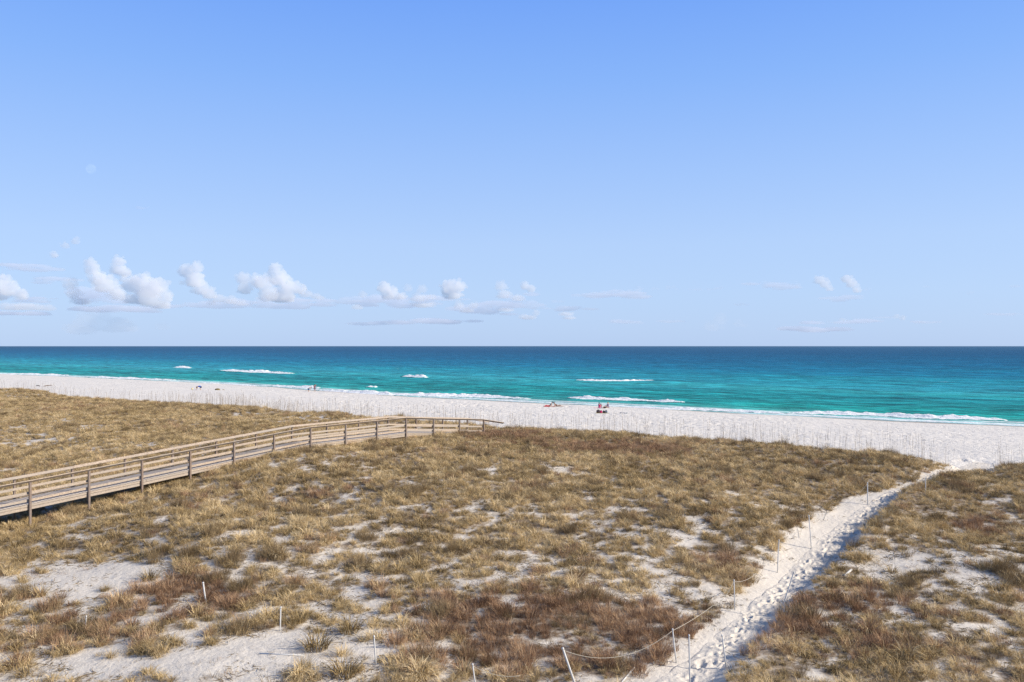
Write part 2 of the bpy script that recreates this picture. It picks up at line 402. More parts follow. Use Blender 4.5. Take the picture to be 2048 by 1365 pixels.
def bsum(X, Y, B):
    acc = np.zeros(np.shape(X))
    for (cx, cy, rx, ry, a, k) in B:
        dy = (Y - cy); dx = (X - cx) - k * dy
        q = (dx / rx) ** 2 + (dy / ry) ** 2
        m = q < 9
        if m.any(): acc[m] += a * np.exp(-q[m] ** 1.3)
    return acc
def worley(x, y, seed):
    x = np.asarray(x, float); y = np.asarray(y, float); fx = np.floor(x); fy = np.floor(y)
    d1 = np.full(x.shape, 9.0); idv = np.zeros(x.shape)
    for i in (-1, 0, 1):
        for j in (-1, 0, 1):
            cx = fx + i; cy = fy + j
            px = cx + .1 + .8 * _hash(cx, cy, seed); py = cy + .1 + .8 * _hash(cx, cy, seed + 7)
            d = np.hypot(x - px, y - py); m = d < d1
            idv = np.where(m, _hash(cx, cy, seed + 13), idv); d1 = np.where(m, d, d1)
    return d1, idv
def tussock(X, Y):
    wx = X + .25 * fbm(X / .8, Y / .8, 701, 2); wy = Y + .25 * fbm(X / .8, Y / .8, 703, 2)
    d, i = worley(wx / .86, wy / .80, 31)
    return d, i
def near_walk(X, Y):
    m = np.zeros(np.shape(X))
    for i in range(len(BW) - 4):
        ax, ay, _ = BW[i]; bx, by, _ = BW[i + 1]
        L_ = math.hypot(bx - ax, by - ay); tx, ty = (bx - ax) / L_, (by - ay) / L_
        q = (X - ax) * tx + (Y - ay) * ty; n = -(X - ax) * ty + (Y - ay) * tx
        m = np.maximum(m, ((q > 0) & (q < L_)) * np.exp(-((n - .4) / 1.3) ** 2))
    return m
def DENS(X, Y):
    X = np.asarray(X, float); Y = np.asarray(Y, float)
    u, v = to_uv(X, Y)
    wx = X + .8 * fbm(X / 2.2, Y / 2.2, 201, 3); wy = Y + .8 * fbm(X / 2.2, Y / 2.2, 203, 3)
    base = .66 + .13 * sst(22, 46, Y) - .06 * sst(12, 4, X) * sst(26, 16, Y)
    n = fbm(wx / 3.0, wy / 2.0, 101, 3) * .36 + fbm(wx / 1.0, wy / .8, 111, 3) * .55
    wd, wi = tussock(X, Y)
    D = base + n * (.75 - .35 * sst(20, 50, Y)) + (.66 - 1.55 * wd + .5 * (wi - .5)) * (1.0 - .25 * sst(24, 60, Y)) + .40 * fbm(X / .45, Y / .38, 131, 2) - .16 * np.exp(-((X - 6) / 8) ** 2 - ((Y - 33) / 9) ** 2) - .10 * np.exp(-((X - 22) / 7) ** 2 - ((Y - 30) / 8) ** 2) - .12 * np.exp(-((X + 27) / 9) ** 2 - ((Y - 52) / 9) ** 2) + .75 * bsum(wx, wy, LB) - .95 * bsum(wx, wy, BB)
    d, sd, hw, s = path_dist(X, Y)
    clear = np.where(sd > 0, hw * .98, hw * (1.0 + .3 * np.exp(-((s - 20) / 7.0) ** 2) - .32 * sst(25, 31, s)) + .35 * np.exp(-((s - 22) / 8.0) ** 2))
    D = D - 2.5 * (1 - sst(clear - .1, clear + (.55 - .3 * sst(26, 32, s)) + .45 * fbm(X / .7, Y / .7, 5, 2), d)) * (s < PL - 4)
    D = D + .8 * np.exp(-((d - hw - .7) / .7) ** 2) * (sd > 0) * (np.abs(s - 17.5) > 2.5)
    D = D + .7 * near_walk(X, Y)  # denser grass by the walk; its brown ground also paints shade under the deck
    end = 54.6 + .7 * fbm(u / 2.5, u * 0, 301, 3)
    mouth = np.exp(-((u + 7.1) / .7) ** 2)
    D = D * (1 - sst(end - .2, end + .8, v)) - mouth * sst(50, 53, v) * 1.5
    return D

# ------------------------------------------------------------------ tufts
SRC = bpy.data.collections.new('tuft_sources')      # not linked to the scene
def tuft(name, seed, n, rad, length, width, curl, lean, mt, seg=4, upright=0.0):
    r = np.random.default_rng(seed)
    V = []; Fq = []; rn = []
    for b in range(n):
        th = r.uniform(0, 2 * math.pi); rr = rad * math.sqrt(r.uniform(0, 1))
        x, y, z = rr * math.cos(th), rr * math.sin(th), -.03
        out = th + r.normal(0, .7)
        Ln = length * r.uniform(.55, 1.15); w = width * r.uniform(.7, 1.3)
        tilt = abs(r.normal(lean, lean * .5)) * (.35 + .65 * rr / rad)
        cv = curl * r.uniform(.4, 1.3)
        tw = out + math.pi / 2 + r.normal(0, .5)
        q = r.uniform(0, 1); n0 = len(V)
        for k in range(seg + 1):
            t = k / seg
            ww = w * (1 - t ** 1.6 * .85) * .5
            V.append((x - math.cos(tw) * ww, y - math.sin(tw) * ww, z)); V.append((x + math.cos(tw) * ww, y + math.sin(tw) * ww, z))
            a = tilt + cv * t ** 1.3
            st = Ln / seg
            x += math.cos(out) * math.sin(a) * st; y += math.sin(out) * math.sin(a) * st; z = max(.01, z + math.cos(a) * st)
        for k in range(seg):
            i = n0 + 2 * k; Fq.append((i, i + 1, i + 3, i + 2)); rn.append(q)
    o = mesh_np(name, V, Fq, mt, smooth=True, attrs={'rnd': ('FLOAT', 'FACE', rn)})
    COL.objects.unlink(o); return o
GOLD = grass_material('dune_grass_blades', [(0, (.055, .038, .022)), (.25, (.20, .145, .072)), (.45, (.45, .33, .16)), (.72, (.66, .50, .27)), (1, (.82, .67, .42))])
REDM = grass_material('dry_red_brown_stems', [(0, (.06, .035, .024)), (.3, (.22, .13, .08)), (.65, (.42, .27, .16)), (1, (.64, .46, .29))])
DRKM = grass_material('dark_shrubby_stems', [(0, (.10, .07, .04)), (.4, (.20, .145, .078)), (1, (.38, .285, .165))])
OATM = grass_material('sea_oats_stalk', [(0, (.20, .15, .095)), (1, (.36, .28, .19))])
def coll(name, objs):
    c = bpy.data.collections.new(name)
    for o in objs: c.objects.link(o)
    return c
def build_scatter(name, pts, rot, scl, idx, tint, collection, label):
    V = np.asarray(pts, np.float32)
    m = bpy.data.meshes.new(name); m.vertices.add(len(V)); m.vertices.foreach_set('co', V.ravel())
    for an, typ, arr in (('rot', 'FLOAT_VECTOR', rot), ('scl', 'FLOAT_VECTOR', scl), ('idx', 'INT', idx), ('tint', 'FLOAT', tint)):
        a = m.attributes.new(an, typ, 'POINT'); a.data.foreach_set('vector' if typ == 'FLOAT_VECTOR' else 'value', np.ascontiguousarray(arr, dtype=np.int32 if typ == 'INT' else np.float32).ravel())
    o = link(bpy.data.objects.new(name, m))
    ng = bpy.data.node_groups.new(name + '_scatter', 'GeometryNodeTree')
    ng.interface.new_socket('Geometry', in_out='INPUT', socket_type='NodeSocketGeometry')
    ng.interface.new_socket('Geometry', in_out='OUTPUT', socket_type='NodeSocketGeometry')
    gi = ng.nodes.new('NodeGroupInput'); go = ng.nodes.new('NodeGroupOutput')
    ip = ng.nodes.new('GeometryNodeInstanceOnPoints'); ci = ng.nodes.new('GeometryNodeCollectionInfo')
    ci.inputs['Collection'].default_value = collection; ci.inputs['Separate Children'].default_value = True; ci.inputs['Reset Children'].default_value = True
    ip.inputs['Pick Instance'].default_value = True
    def na(nm, t):
        n = ng.nodes.new('GeometryNodeInputNamedAttribute'); n.data_type = t; n.inputs[0].default_value = nm; return n.outputs[0]
    ng.links.new(gi.outputs[0], ip.inputs['Points']); ng.links.new(ci.outputs[0], ip.inputs['Instance'])
    ng.links.new(na('idx', 'INT'), ip.inputs['Instance Index'])
    ng.links.new(na('rot', 'FLOAT_VECTOR'), ip.inputs['Rotation']); ng.links.new(na('scl', 'FLOAT_VECTOR'), ip.inputs['Scale'])
    ng.links.new(ip.outputs[0], go.inputs[0])
    md = o.modifiers.new('scatter', 'NODES'); md.node_group = ng
    tag(o, label, kind='stuff')
    return o
def in_view(X, Y, m=1.15): return (np.abs(X) < Y * .6102 * m + 3.0) & (Y > 12.5)

BWA = np.array(BW)
DECKW = 1.45
def on_deck(X, Y):
    m = np.zeros(np.shape(X), bool)
    for i in range(6, len(BW) - 1):
        ax, ay, _ = BW[i]; bx, by, _ = BW[i + 1]
        L_ = math.hypot(bx - ax, by - ay); tx, ty = (bx - ax) / L_, (by - ay) / L_
        s = (X - ax) * tx + (Y - ay) * ty; n = -(X - ax) * ty + (Y - ay) * tx
        m |= (s > -.1) & (s < L_ + .1) & (n > .9) & (n < DECKW + .1)
    return m

def scatter_all():
    golds = [tuft('tuft_a%d' % i, 50 + i, 95, .15, .50, .0125, 2.7, .52, GOLD, 5) for i in range(6)]
    golds += [tuft('tuft_b%d' % i, 80 + i, 60, .20, .38, .012, 2.8, .7, GOLD, 4) for i in range(3)]
    reds = [tuft('tuft_c%d' % i, 150 + i, 110, .20, .40, .0095, 1.3, .42, REDM, 4) for i in range(5)]
    dark = [tuft('tuft_d%d' % i, 250 + i, 120, .27, .55, .010, .9, .35, DRKM, 3) for i in range(4)]
    # candidates
    st = .27
    xs = np.arange(-85, 40, st); ys = np.arange(13, 135, st)
    X, Y = np.meshgrid(xs, ys); X = X.ravel(); Y = Y.ravel()
    X = X + RNG.uniform(-.5, .5, X.shape) * st * 1.2; Y = Y + RNG.uniform(-.5, .5, Y.shape) * st * 1.2
    m = in_view(X, Y); X, Y = X[m], Y[m]
    u, v = to_uv(X, Y); m = v < 56; X, Y = X[m], Y[m]
    D = DENS(X, Y)
    keep = (D + RNG.uniform(-.2, .2, D.shape)) > .42
    far = sst(40, 80, Y)
    keep &= RNG.uniform(0, 1, X.shape) > .25 * far
    keep &= ~on_deck(X, Y)
    X, Y, D = X[keep], Y[keep], D[keep]
    u, v = to_uv(X, Y)
    R = bsum(X, Y, RB) + .35 * fbm(X / 2.5, Y / 2.0, 401, 3); DK = bsum(X, Y, DB) + .25 * fbm(X / 1.5, Y / 1.5, 431, 2)
    rnd = RNG.uniform(0, 1, X.shape)
    isred = (R + .35 * (tussock(X, Y)[1] - .5) + RNG.normal(0, .14, X.shape)) > .36
    isdark = ((DK + RNG.normal(0, .12, X.shape)) > .45) | (rnd < .03) | ((tussock(X, Y)[1] > .93) & (rnd < .6)) | ((tussock(X, Y)[1] < .45) & (tussock(X, Y)[1] > .42) & (rnd < .5))
    isred &= ~isdark
    Z = ground_z(X, Y)
    def go(name, msk, srcs, label, sc0, tintf, hf=1.0):
        x, y, z = X[msk], Y[msk], Z[msk]; n = len(x)
        wd, wi = tussock(x, y)
        sc = .82 * sc0 * (.68 + .32 * RNG.uniform(0, 1, n)) * (.72 + .3 * np.clip(D[msk], 0, 1)) * (1 + .25 * fbm(x / 2, y / 2, 501, 2)) * (1.45 - 1.2 * wd) * (.78 + .44 * wi) * (1 + .7 * np.clip(DK[msk] - .45, 0, .6) * (v[msk] > 47))
        sz = sc * RNG.uniform(.8, 1.2, n) * hf
        rot = np.stack([RNG.normal(0, .13, n), RNG.normal(-.05, .13, n), RNG.uniform(0, 6.28, n)], 1)
        tint = np.clip(.50 + .45 * fbm(x / 3.2, y / 2.6, 601, 3) + .8 * (wi - .5) + RNG.normal(0, .2, n) + tintf(x, y), 0, 1)
        idx = RNG.integers(0, len(srcs), n)
        print(name, n)
        build_scatter(name, np.stack([x, y, z], 1), rot, np.stack([sc, sc, sz], 1), idx, tint, coll(name + '_src', srcs), label)
    go('grass', ~isred & ~isdark, golds, 'golden winter dune grass in arching tufts over the white sand', 1.0, lambda x, y: .12 * sst(30, 60, y))
    go('red_brown_grass', isred, reds, 'fine upright red brown dry grass in the dune hollows', 1.05, lambda x, y: -.05)
    go('dark_brown_grass', isdark, dark, 'dark brown shrubby growth along the dune crest and among the tufts', .84, lambda x, y: -.05)
    # thin stray wisps on the bare sand
    st = .27
    xs = np.arange(-40, 40, st); ys = np.arange(13, 60, st)
    x, y = np.meshgrid(xs, ys); x = x.ravel() + RNG.uniform(-.5, .5, x.size) * st; y = y.ravel() + RNG.uniform(-.5, .5, y.size) * st
    d, sd, hw, s = path_dist(x, y); dd = DENS(x, y); u, v = to_uv(x, y)
    k = in_view(x, y) & (dd > -.6) & (dd < .55) & (d > hw * 1.0) & (v < 54) & ~on_deck(x, y) & (RNG.uniform(0, 1, x.shape) < .06 + .62 * sst(-.35, .35, dd)) & (vnoise(x / .7, y / .6, 911) > -.28)
    x, y = x[k], y[k]; n = len(x)
    wis = [tuft('tuft_w%d' % i, 350 + i, 15, .17, .30, .010, 1.8, .8, (GOLD, DRKM, REDM)[i % 3], 3) for i in range(6)]
    sc = RNG.uniform(.3, 1.0, n)
    build_scatter('sparse_grass', np.stack([x, y, ground_z(x, y)], 1), np.stack([np.zeros(n), np.zeros(n), RNG.uniform(0, 6.28, n)], 1), np.stack([sc, sc, sc * RNG.uniform(.6, 1.1, n)], 1),
                  RNG.integers(0, 6, n), RNG.uniform(0, 1, n), coll('wisps', wis), 'sparse wisps of dry grass on the bare sand patches')
    # litter
    def stick(i):
        r = np.random.default_rng(900 + i); mb = MB()
        for b in range(7):
            p = [Vector((r.normal(0, .16), r.normal(0, .16), .008))]; a = r.uniform(0, 6); q = r.uniform(.3, 1.1)
            for k in range(3):
                a += r.normal(0, .4); p.append(p[-1] + Vector((math.cos(a) * .07 * q, math.sin(a) * .07 * q, abs(r.normal(0, .012)))))
            mb.tube(p, [.006, .007, .005, .003], 3)
        o = mb.build('stick', DRKM); COL.objects.unlink(o); return o
    n = 30000
    x = RNG.uniform(-22, 30, n); y = 14 + 38 * RNG.uniform(0, 1, n) ** 1.2
    d, sd, hw, s = path_dist(x, y); dd = DENS(x, y)
    k = in_view(x, y) & (dd < .5) & (d > hw * .95) & (vnoise(x / 1.3, y / 1.3, 71) > -.2) & (RNG.uniform(0, 1, n) < .12 + .88 * sst(-.5, .3, dd)) & ~on_deck(x, y)
    x, y = x[k], y[k]; n = len(x)
    sc = RNG.uniform(.35, 1.3, n)
    build_scatter('plant_litter', np.stack([x, y, ground_z(x, y) + .004], 1), np.stack([RNG.normal(0, .05, n), RNG.normal(0, .05, n), RNG.uniform(0, 6.28, n)], 1), np.stack([sc, sc, sc], 1),
                  RNG.integers(0, 5, n), RNG.uniform(0, 1, n), coll('sticks', [stick(i) for i in range(5)]), 'dark bits of dead stem lying on the pale sand')
    # sea oats
    def oat(i):
        r = np.random.default_rng(700 + i); mb = MB()
        h = r.uniform(1.1, 1.6); a = r.uniform(0, 6.28); bend = r.uniform(.02, .16)
        pts = [(math.cos(a) * bend * (t / 6) ** 2.2, math.sin(a) * bend * (t / 6) ** 2.2, h * t / 6) for t in range(7)]
        mb.tube(pts, [.008, .008, .007, .007, .006, .005, .003], 3)
        top = Vector(pts[-1])
        for k in range(7):                                   # the drooping seed head
            z = top.z - .05 - k * .045; q = r.uniform(0, 6.28); b0 = Vector((top.x * (z / h) ** 2, top.y * (z / h) ** 2, z))
            e = b0 + Vector((math.cos(q) * .05, math.sin(q) * .05, r.uniform(-.02, .03)))
            mb.tube([b0, (b0 + e) / 2 + Vector((0, 0, .01)), e], [.003, .008, .002], 3)
        o = mb.build('oat', OATM); COL.objects.unlink(o); return o
    oats = [oat(i) for i in range(8)]
    P = []
    n = 5200
    uu = RNG.uniform(-135, 5, n); vv = RNG.uniform(51.5, 58.5, n)
    dens = .30 + .35 * fbm(uu / 5.0, uu * 0, 801, 3) + .35 * np.exp(-((uu + 75) / 12.0) ** 2)
    dens = dens * (1 - .55 * sst(-75, -95, uu)) + .12 * sst(-30, -10, uu)
    k = (RNG.uniform(0, 1, n) < dens) & (np.abs(uu + 8.1) > 1.2)
    x, y = to_xy(uu[k], vv[k]); P.append(np.stack([x, y], 1))
    for (a, b, c) in ((853, 905, 1), (1165, 905, 1), (1215, 880, 1), (1690, 920, 1), (165, 1010, 0), (1075, 880, 1), (740, 900, 1), (1920, 1000, 1), (865, 1355, 1), (828, 1345, 1), (845, 1350, 1), (1540, 1350, 1), (1728, 1140, 1), (1745, 1120, 1), (1700, 1128, 1), (1790, 1150, 1)):
        P.append(np.array([hit(a, b)]))
    P = np.vstack(P); x, y = P[:, 0], P[:, 1]
    k = in_view(x, y) & ~on_deck(x, y); x, y = x[k], y[k]; n = len(x)
    sc = RNG.uniform(.35, 1.0, n) ** .8 * 1.25
    wd = np.clip(y / 95.0, .4, .9)
    print('sea oats', n)
    build_scatter('sea_oats_stems', np.stack([x, y, ground_z(x, y)], 1), np.stack([RNG.normal(0, .06, n), RNG.normal(0, .06, n), RNG.uniform(0, 6.28, n)], 1), np.stack([wd * .9, wd * .9, sc], 1),
                  RNG.integers(0, 8, n), RNG.uniform(0, 1, n), coll('oats', oats), 'thin bare sea oats stems rising along the dune crest')
    # a few tussocks that stand alone on the bare sand
    solo = [((632,1300), 1.25, 'isolated grass tussock on bare sand right of the lying white pole'), ((688,1352), 1.2, 'dark grass tussock at the bottom edge of the bare sand'),
            ((596,1245), .9, 'small grass tussock on the sand just right of the tallest left hand stake'), ((300,1160), 1.0, 'grass tussock on the right rim of the large bare sand patch'),
            ((210,1182), .55, 'tiny lone sprig in the middle of the large bare sand patch'), ((700,1265), 1.1, 'grass tussock left of the thin leaning stake on open sand')]
    for i, ((a, b), s_, lab) in enumerate(solo):
        px, py = hit(a, b)
        o = tuft('grass_tussock', 1000 + i, 170, .24, .62, .014, 1.8, .45, GOLD, 5)
        COL.objects.link(o); o.location = (px, py, float(ground_z(px, py))); o.scale = (s_, s_, s_ * .85)
        tag(o, lab, 'grass tussock', 'lone grass tussocks on the bare sand')

# ------------------------------------------------------------------ footpath with real footprints
def build_path():
    ds = .055; ss = np.arange(0, PL - .8, ds); ts = np.linspace(-1, 1, 45)
    cx, cy, cw = path_at(ss)
    dx = np.gradient(cx); dy = np.gradient(cy); l = np.hypot(dx, dy); nx, ny = dy / l, -dx / l
    T = ts[None, :] * cw[:, None]
    X = cx[:, None] + nx[:, None] * T; Y = cy[:, None] + ny[:, None] * T
    Z = ground_z(X, Y, 0.0)
    H = .045 * fbm(X / .7, Y / .7, 91, 3) + .012 * fbm(X / .15, Y / .15, 92, 2)
    r = np.random.default_rng(5)
    for _ in range(int(PL * 17)):
        s = r.uniform(0, PL - 1); t = r.normal(0, .26)
        i = min(int(s / ds), len(ss) - 1)
        if abs(t) > .85: continue
        ang = r.normal(0, .55); q_ = r.uniform(.45, 1.25); a, b = .16 * q_, .075 * q_ * r.uniform(.8, 1.5); dep = .034 * r.uniform(.15, 1.2)
        i0, i1 = max(0, i - 9), min(len(ss), i + 10)
        S_ = ss[i0:i1, None] - s; Tt = T[i0:i1] - t * cw[i]
        p = S_ * math.cos(ang) + Tt * math.sin(ang); q = -S_ * math.sin(ang) + Tt * math.cos(ang)
        e = (p / a) ** 2 + (q / b) ** 2
        H[i0:i1] += -dep * np.exp(-e ** 1.6) + .012 * np.exp(-((np.sqrt(e) - 1.45) / .35) ** 2)
    wob = .78 + .16 * fbm(ss[:, None] / .7, ts[None, :] * 1.5 + 3, 61, 2); edge = 1 - sst(wob - .12, wob + .1, np.abs(ts)[None, :])
    Z = Z + H * edge + .006 - .05 * sst(wob, wob + .15, np.abs(ts)[None, :])
    V = np.stack([X, Y, Z], -1).reshape(-1, 3); z = np.zeros(len(V))
    o = mesh_np('path', V, grid_faces(len(ss), len(ts)), SAND, attrs={'veg': ('FLOAT', 'POINT', z), 'beach': ('FLOAT', 'POINT', z), 'wet': ('FLOAT', 'POINT', z)})
    tag(o, 'trampled footpath of white sand cut through the dune', kind='structure')

# ------------------------------------------------------------------ sea
def sea_material():
    m, nt, out = mat('gulf_water')
    s = N(nt, 'ShaderNodeAttribute', attribute_name='off').outputs['Fac']       # metres offshore
    tc = N(nt, 'ShaderNodeTexCoord'); O = tc.outputs['Object']                   # x along the shore, y offshore
    def mapped(sx, sy, rot=0):
        mp = N(nt, 'ShaderNodeMapping'); L(nt, O, mp.inputs[0]); mp.inputs['Scale'].default_value = (sx, sy, 1); mp.inputs['Rotation'].default_value = (0, 0, rot); return mp.outputs[0]
    nb = noise_n(nt, mapped(.006, .02), 1, 4, .55).outputs[0]
    nm = noise_n(nt, mapped(.03, .12, .1), 1, 4, .6).outputs[0]
    s2 = math_(nt, 'ADD', s, math_(nt, 'MULTIPLY', math_(nt, 'SUBTRACT', nm, .5), math_(nt, 'MULTIPLY_ADD', s, .10, 3.0)))
    s2 = math_(nt, 'ADD', s2, math_(nt, 'MULTIPLY', math_(nt, 'SUBTRACT', nb, .5), math_(nt, 'MULTIPLY', s, .35)))
    lg = math_(nt, 'DIVIDE', math_(nt, 'LOGARITHM', math_(nt, 'MAXIMUM', math_(nt, 'ADD', s2, 10.0), 1.0), 10.0), 4.0)   # log10(s+10)/4
    def P(x): return math.log10(x + 10) / 4
    c = ramp(nt, [(P(0), (.30, .42, .42)), (P(3), (.20, .42, .42)), (P(9), (.055, .33, .30)), (P(20), (.012, .25, .235)), (P(42), (.010, .225, .225)), (P(62), (.012, .23, .25)), (P(84), (.03, .29, .32)), (P(105), (.02, .25, .31)),
                  (P(150), (.012, .215, .28)), (P(240), (.005, .145, .24)), (P(460), (.004, .10, .195)), (P(1100), (.005, .072, .155)), (P(4000), (.016, .075, .15)), (P(9500), (.03, .09, .16))], lg).outputs[0]
    # streaks of chop
    w1 = noise_n(nt, mapped(.10, .42, -.12), 1, 5, .62).outputs[0]
    w2 = noise_n(nt, mapped(.45, 1.5, .15), 1, 5, .65).outputs[0]
    w3 = noise_n(nt, mapped(.02, .10, .05), 1, 6, .7).outputs[0]
    dk = math_(nt, 'ADD', math_(nt, 'MULTIPLY', w1, .5), math_(nt, 'ADD', math_(nt, 'MULTIPLY', w2, .25), math_(nt, 'MULTIPLY', w3, .25)))
    c = mixc(nt, 1.0, c, ramp(nt, [(.41, .36), (.49, .90), (.57, 1.8)], dk).outputs[0], 'MULTIPLY')
    pt = noise_n(nt, mapped(.010, .045, .04), 1, 5, .6).outputs[0]
    c = mixc(nt, math_(nt, 'MULTIPLY', ramp(nt, [(.46, 0.0), (.62, 1.0)], pt).outputs[0], .45), c, mixc(nt, 1.0, c, (.9, 1.35, 1.18), 'MULTIPLY'))
    # foam: swash lines near the edge, a few white caps out
    fn = noise_n(nt, mapped(.16, .75, .05), 1, 6, .68).outputs[0]
    fl = noise_n(nt, mapped(.9, 1.6), 1, 6, .75).outputs[0]
    near = ramp(nt, [(0, 0.0), (.03, .5), (.07, 1.0), (.28, 1.0), (.5, .0)], math_(nt, 'DIVIDE', s, 22.0)).outputs[0]
    sw = math_(nt, 'ABSOLUTE', math_(nt, 'SUBTRACT', math_(nt, 'FRACT', math_(nt, 'ADD', math_(nt, 'DIVIDE', s, 4.6), math_(nt, 'MULTIPLY', fn, 1.6))), .5))
    fo = math_(nt, 'MULTIPLY', ramp(nt, [(.22, 1.0), (.42, .0)], sw).outputs[0], near)
    fo = math_(nt, 'MULTIPLY', fo, ramp(nt, [(.33, 0.0), (.52, 1.0)], fl).outputs[0])
    capn = noise_n(nt, mapped(.055, .35, .08), 1, 6, .72).outputs[0]
    cap = math_(nt, 'MULTIPLY', ramp(nt, [(.69, 0.0), (.73, .8)], capn).outputs[0], ramp(nt, [(.3, 0.0), (.45, 1.0)], lg).outputs[0])
    foam = math_(nt, 'MAXIMUM', fo, cap)
    c = mixc(nt, foam, c, (.80, .82, .82))
    h = math_(nt, 'ADD', math_(nt, 'MULTIPLY', w1, 1.1), math_(nt, 'MULTIPLY', w2, .35))
    bp = N(nt, 'ShaderNodeBump'); bp.inputs['Strength'].default_value = .9; bp.inputs['Distance'].default_value = 1.0; L(nt, h, bp.inputs['Height'])
    d = N(nt, 'ShaderNodeBsdfDiffuse'); L(nt, c, d.inputs[0]); L(nt, bp.outputs[0], d.inputs['Normal'])
    g = N(nt, 'ShaderNodeBsdfGlossy'); g.inputs['Roughness'].default_value = .28; g.inputs[0].default_value = (.9, .95, 1, 1); L(nt, bp.outputs[0], g.inputs['Normal'])
    fr = N(nt, 'ShaderNodeFresnel'); fr.inputs[0].default_value = 1.33; L(nt, bp.outputs[0], fr.inputs['Normal'])
    fac = math_(nt, 'MULTIPLY', math_(nt, 'MINIMUM', fr.outputs[0], .45), math_(nt, 'SUBTRACT', .32, math_(nt, 'MULTIPLY', foam, .3)))
    mx = N(nt, 'ShaderNodeMixShader'); L(nt, fac, mx.inputs[0]); L(nt, d.outputs[0], mx.inputs[1]); L(nt, g.outputs[0], mx.inputs[2]); L(nt, mx.outputs[0], out.inputs[0])
    return m
GROT = math.atan2(UY, UX)
def build_sea():
    us = [0.0]
    while us[-1] < 420: us.append(us[-1] + 1.0 + us[-1] * .004)
    while us[-1] < 45000: us.append(us[-1] * 1.12)
    us = np.array(us); us = np.concatenate([-us[:0:-1], us]) - 60.0
    of = [-1.6]
    while of[-1] < 60: of.append(of[-1] + .6)
    while of[-1] < 50000: of.append(of[-1] * 1.045 + .2)
    of = np.array(of)
    U, O_ = np.meshgrid(us, of)
    sv = shore_v(U); k = np.exp(-np.maximum(O_, 0) / 600)
    V_ = O_ + sv * k + 132 * (1 - k)
    amp = .20 * sst(4, 25, O_) * (1 - .8 * sst(300, 1500, O_))
    Z = amp * (np.sin(V_ / 9.0 + 2.5 * fbm(U / 60, V_ / 40, 55, 2)) * .6 + fbm(U / 14, V_ / 5, 56, 3)) + .05
    Z = np.where(O_ < 4, .03 + .02 * np.maximum(O_, 0), Z)
    V = np.stack([U, V_, Z], -1).reshape(-1, 3)
    o = mesh_np('sea', V, grid_faces(len(of), len(us)), sea_material(), attrs={'off': ('FLOAT', 'POINT', O_.ravel())})
    o.rotation_euler = (0, 0, GROT)
    tag(o, 'turquoise to deep blue gulf water', kind='structure')

def foam_material():
    m, nt, out = mat('sea_foam')
    tc = N(nt, 'ShaderNodeTexCoord'); O = tc.outputs['Object']
    e = N(nt, 'ShaderNodeAttribute', attribute_name='edge').outputs['Fac']
    n = noise_n(nt, O, 1.1, 6, .72).outputs[0]; n2 = noise_n(nt, O, .35, 3).outputs[0]
    f = math_(nt, 'ADD', math_(nt, 'MULTIPLY', math_(nt, 'SUBTRACT', n, .5), 2.4), math_(nt, 'ADD', math_(nt, 'SUBTRACT', n2, .5), e))
    f = ramp(nt, [(.42, 0.0), (.86, 1.0)], f).outputs[0]
    d = N(nt, 'ShaderNodeBsdfDiffuse'); d.inputs[0].default_value = (.82, .84, .84, 1)
    wv = N(nt, 'ShaderNodeBsdfDiffuse'); wv.inputs[0].default_value = (.02, .27, .26, 1)
    bp = N(nt, 'ShaderNodeBump'); bp.inputs['Distance'].default_value = .35; L(nt, n, bp.inputs['Height']); L(nt, bp.outputs[0], d.inputs['Normal'])
    mx = N(nt, 'ShaderNodeMixShader'); L(nt, f, mx.inputs[0]); L(nt, wv.outputs[0], mx.inputs[1]); L(nt, d.outputs[0], mx.inputs[2]); L(nt, mx.outputs[0], out.inputs[0])
    return m
FOAM = foam_material()
def sea_pt(px, py, z=.1):
    Y = (CAM_Z - z) / ((py - HY) / F); return (px - CX) / F * Y, Y
def breaker(pts, wid, ht, label, seed):
    """pts: crest line in photo px (sea level)"""
    P = np.array([sea_pt(*p) for p in pts]); l = np.concatenate([[0], np.cumsum(np.hypot(np.diff(P[:, 0]), np.diff(P[:, 1])))])
    n = max(20, int(l[-1] / .45)); s = np.linspace(0, l[-1], n)
    x = np.interp(s, l, P[:, 0]); y = np.interp(s, l, P[:, 1])
    y = y + .5 * fbm(s / 6, s * 0, seed, 3)
    m = 21; t = np.linspace(-1, 1, m)
    e = np.clip(np.minimum(s, l[-1] - s) / (l[-1] * .22), 0, 1) ** .6
    lo = .65 + .5 * fbm(s / 5, s * 0 + 4, seed + 3, 3)
    w = wid * (.3 + .7 * e) * np.clip(lo, .3, 1.3)
    X = x[:, None] - VX * t[None] * w[:, None] ; Y = y[:, None] - VY * t[None] * w[:, None]
    prof = np.exp(-((t + .25) / .38) ** 2)                 # steep seaward crest, foam trailing shorewards
    Z = (ht * e * np.clip(lo, .3, 1.3))[:, None] * prof[None] * (1 + .6 * fbm(X / .9, Y / .9, seed + 7, 3)) + .10 + .10 * fbm(X / .6, Y / .6, seed + 9, 2)
    Z = Z - .55 * (np.abs(t) > .93)[None] * 1.0 - .5 * (1 - sst(0, .04, s / l[-1]) * (1 - sst(.96, 1, s / l[-1])))[:, None]
    edge = (1 - np.abs(t) ** 2.0)[None] * 1.25 * (.35 + .65 * e)[:, None]
    o = mesh_np('breaking_wave', np.stack([X, Y, Z], -1).reshape(-1, 3), grid_faces(n, m), FOAM, attrs={'edge': ('FLOAT', 'POINT', edge.ravel())})
    tag(o, label, 'wave', 'small white waves breaking off the beach')

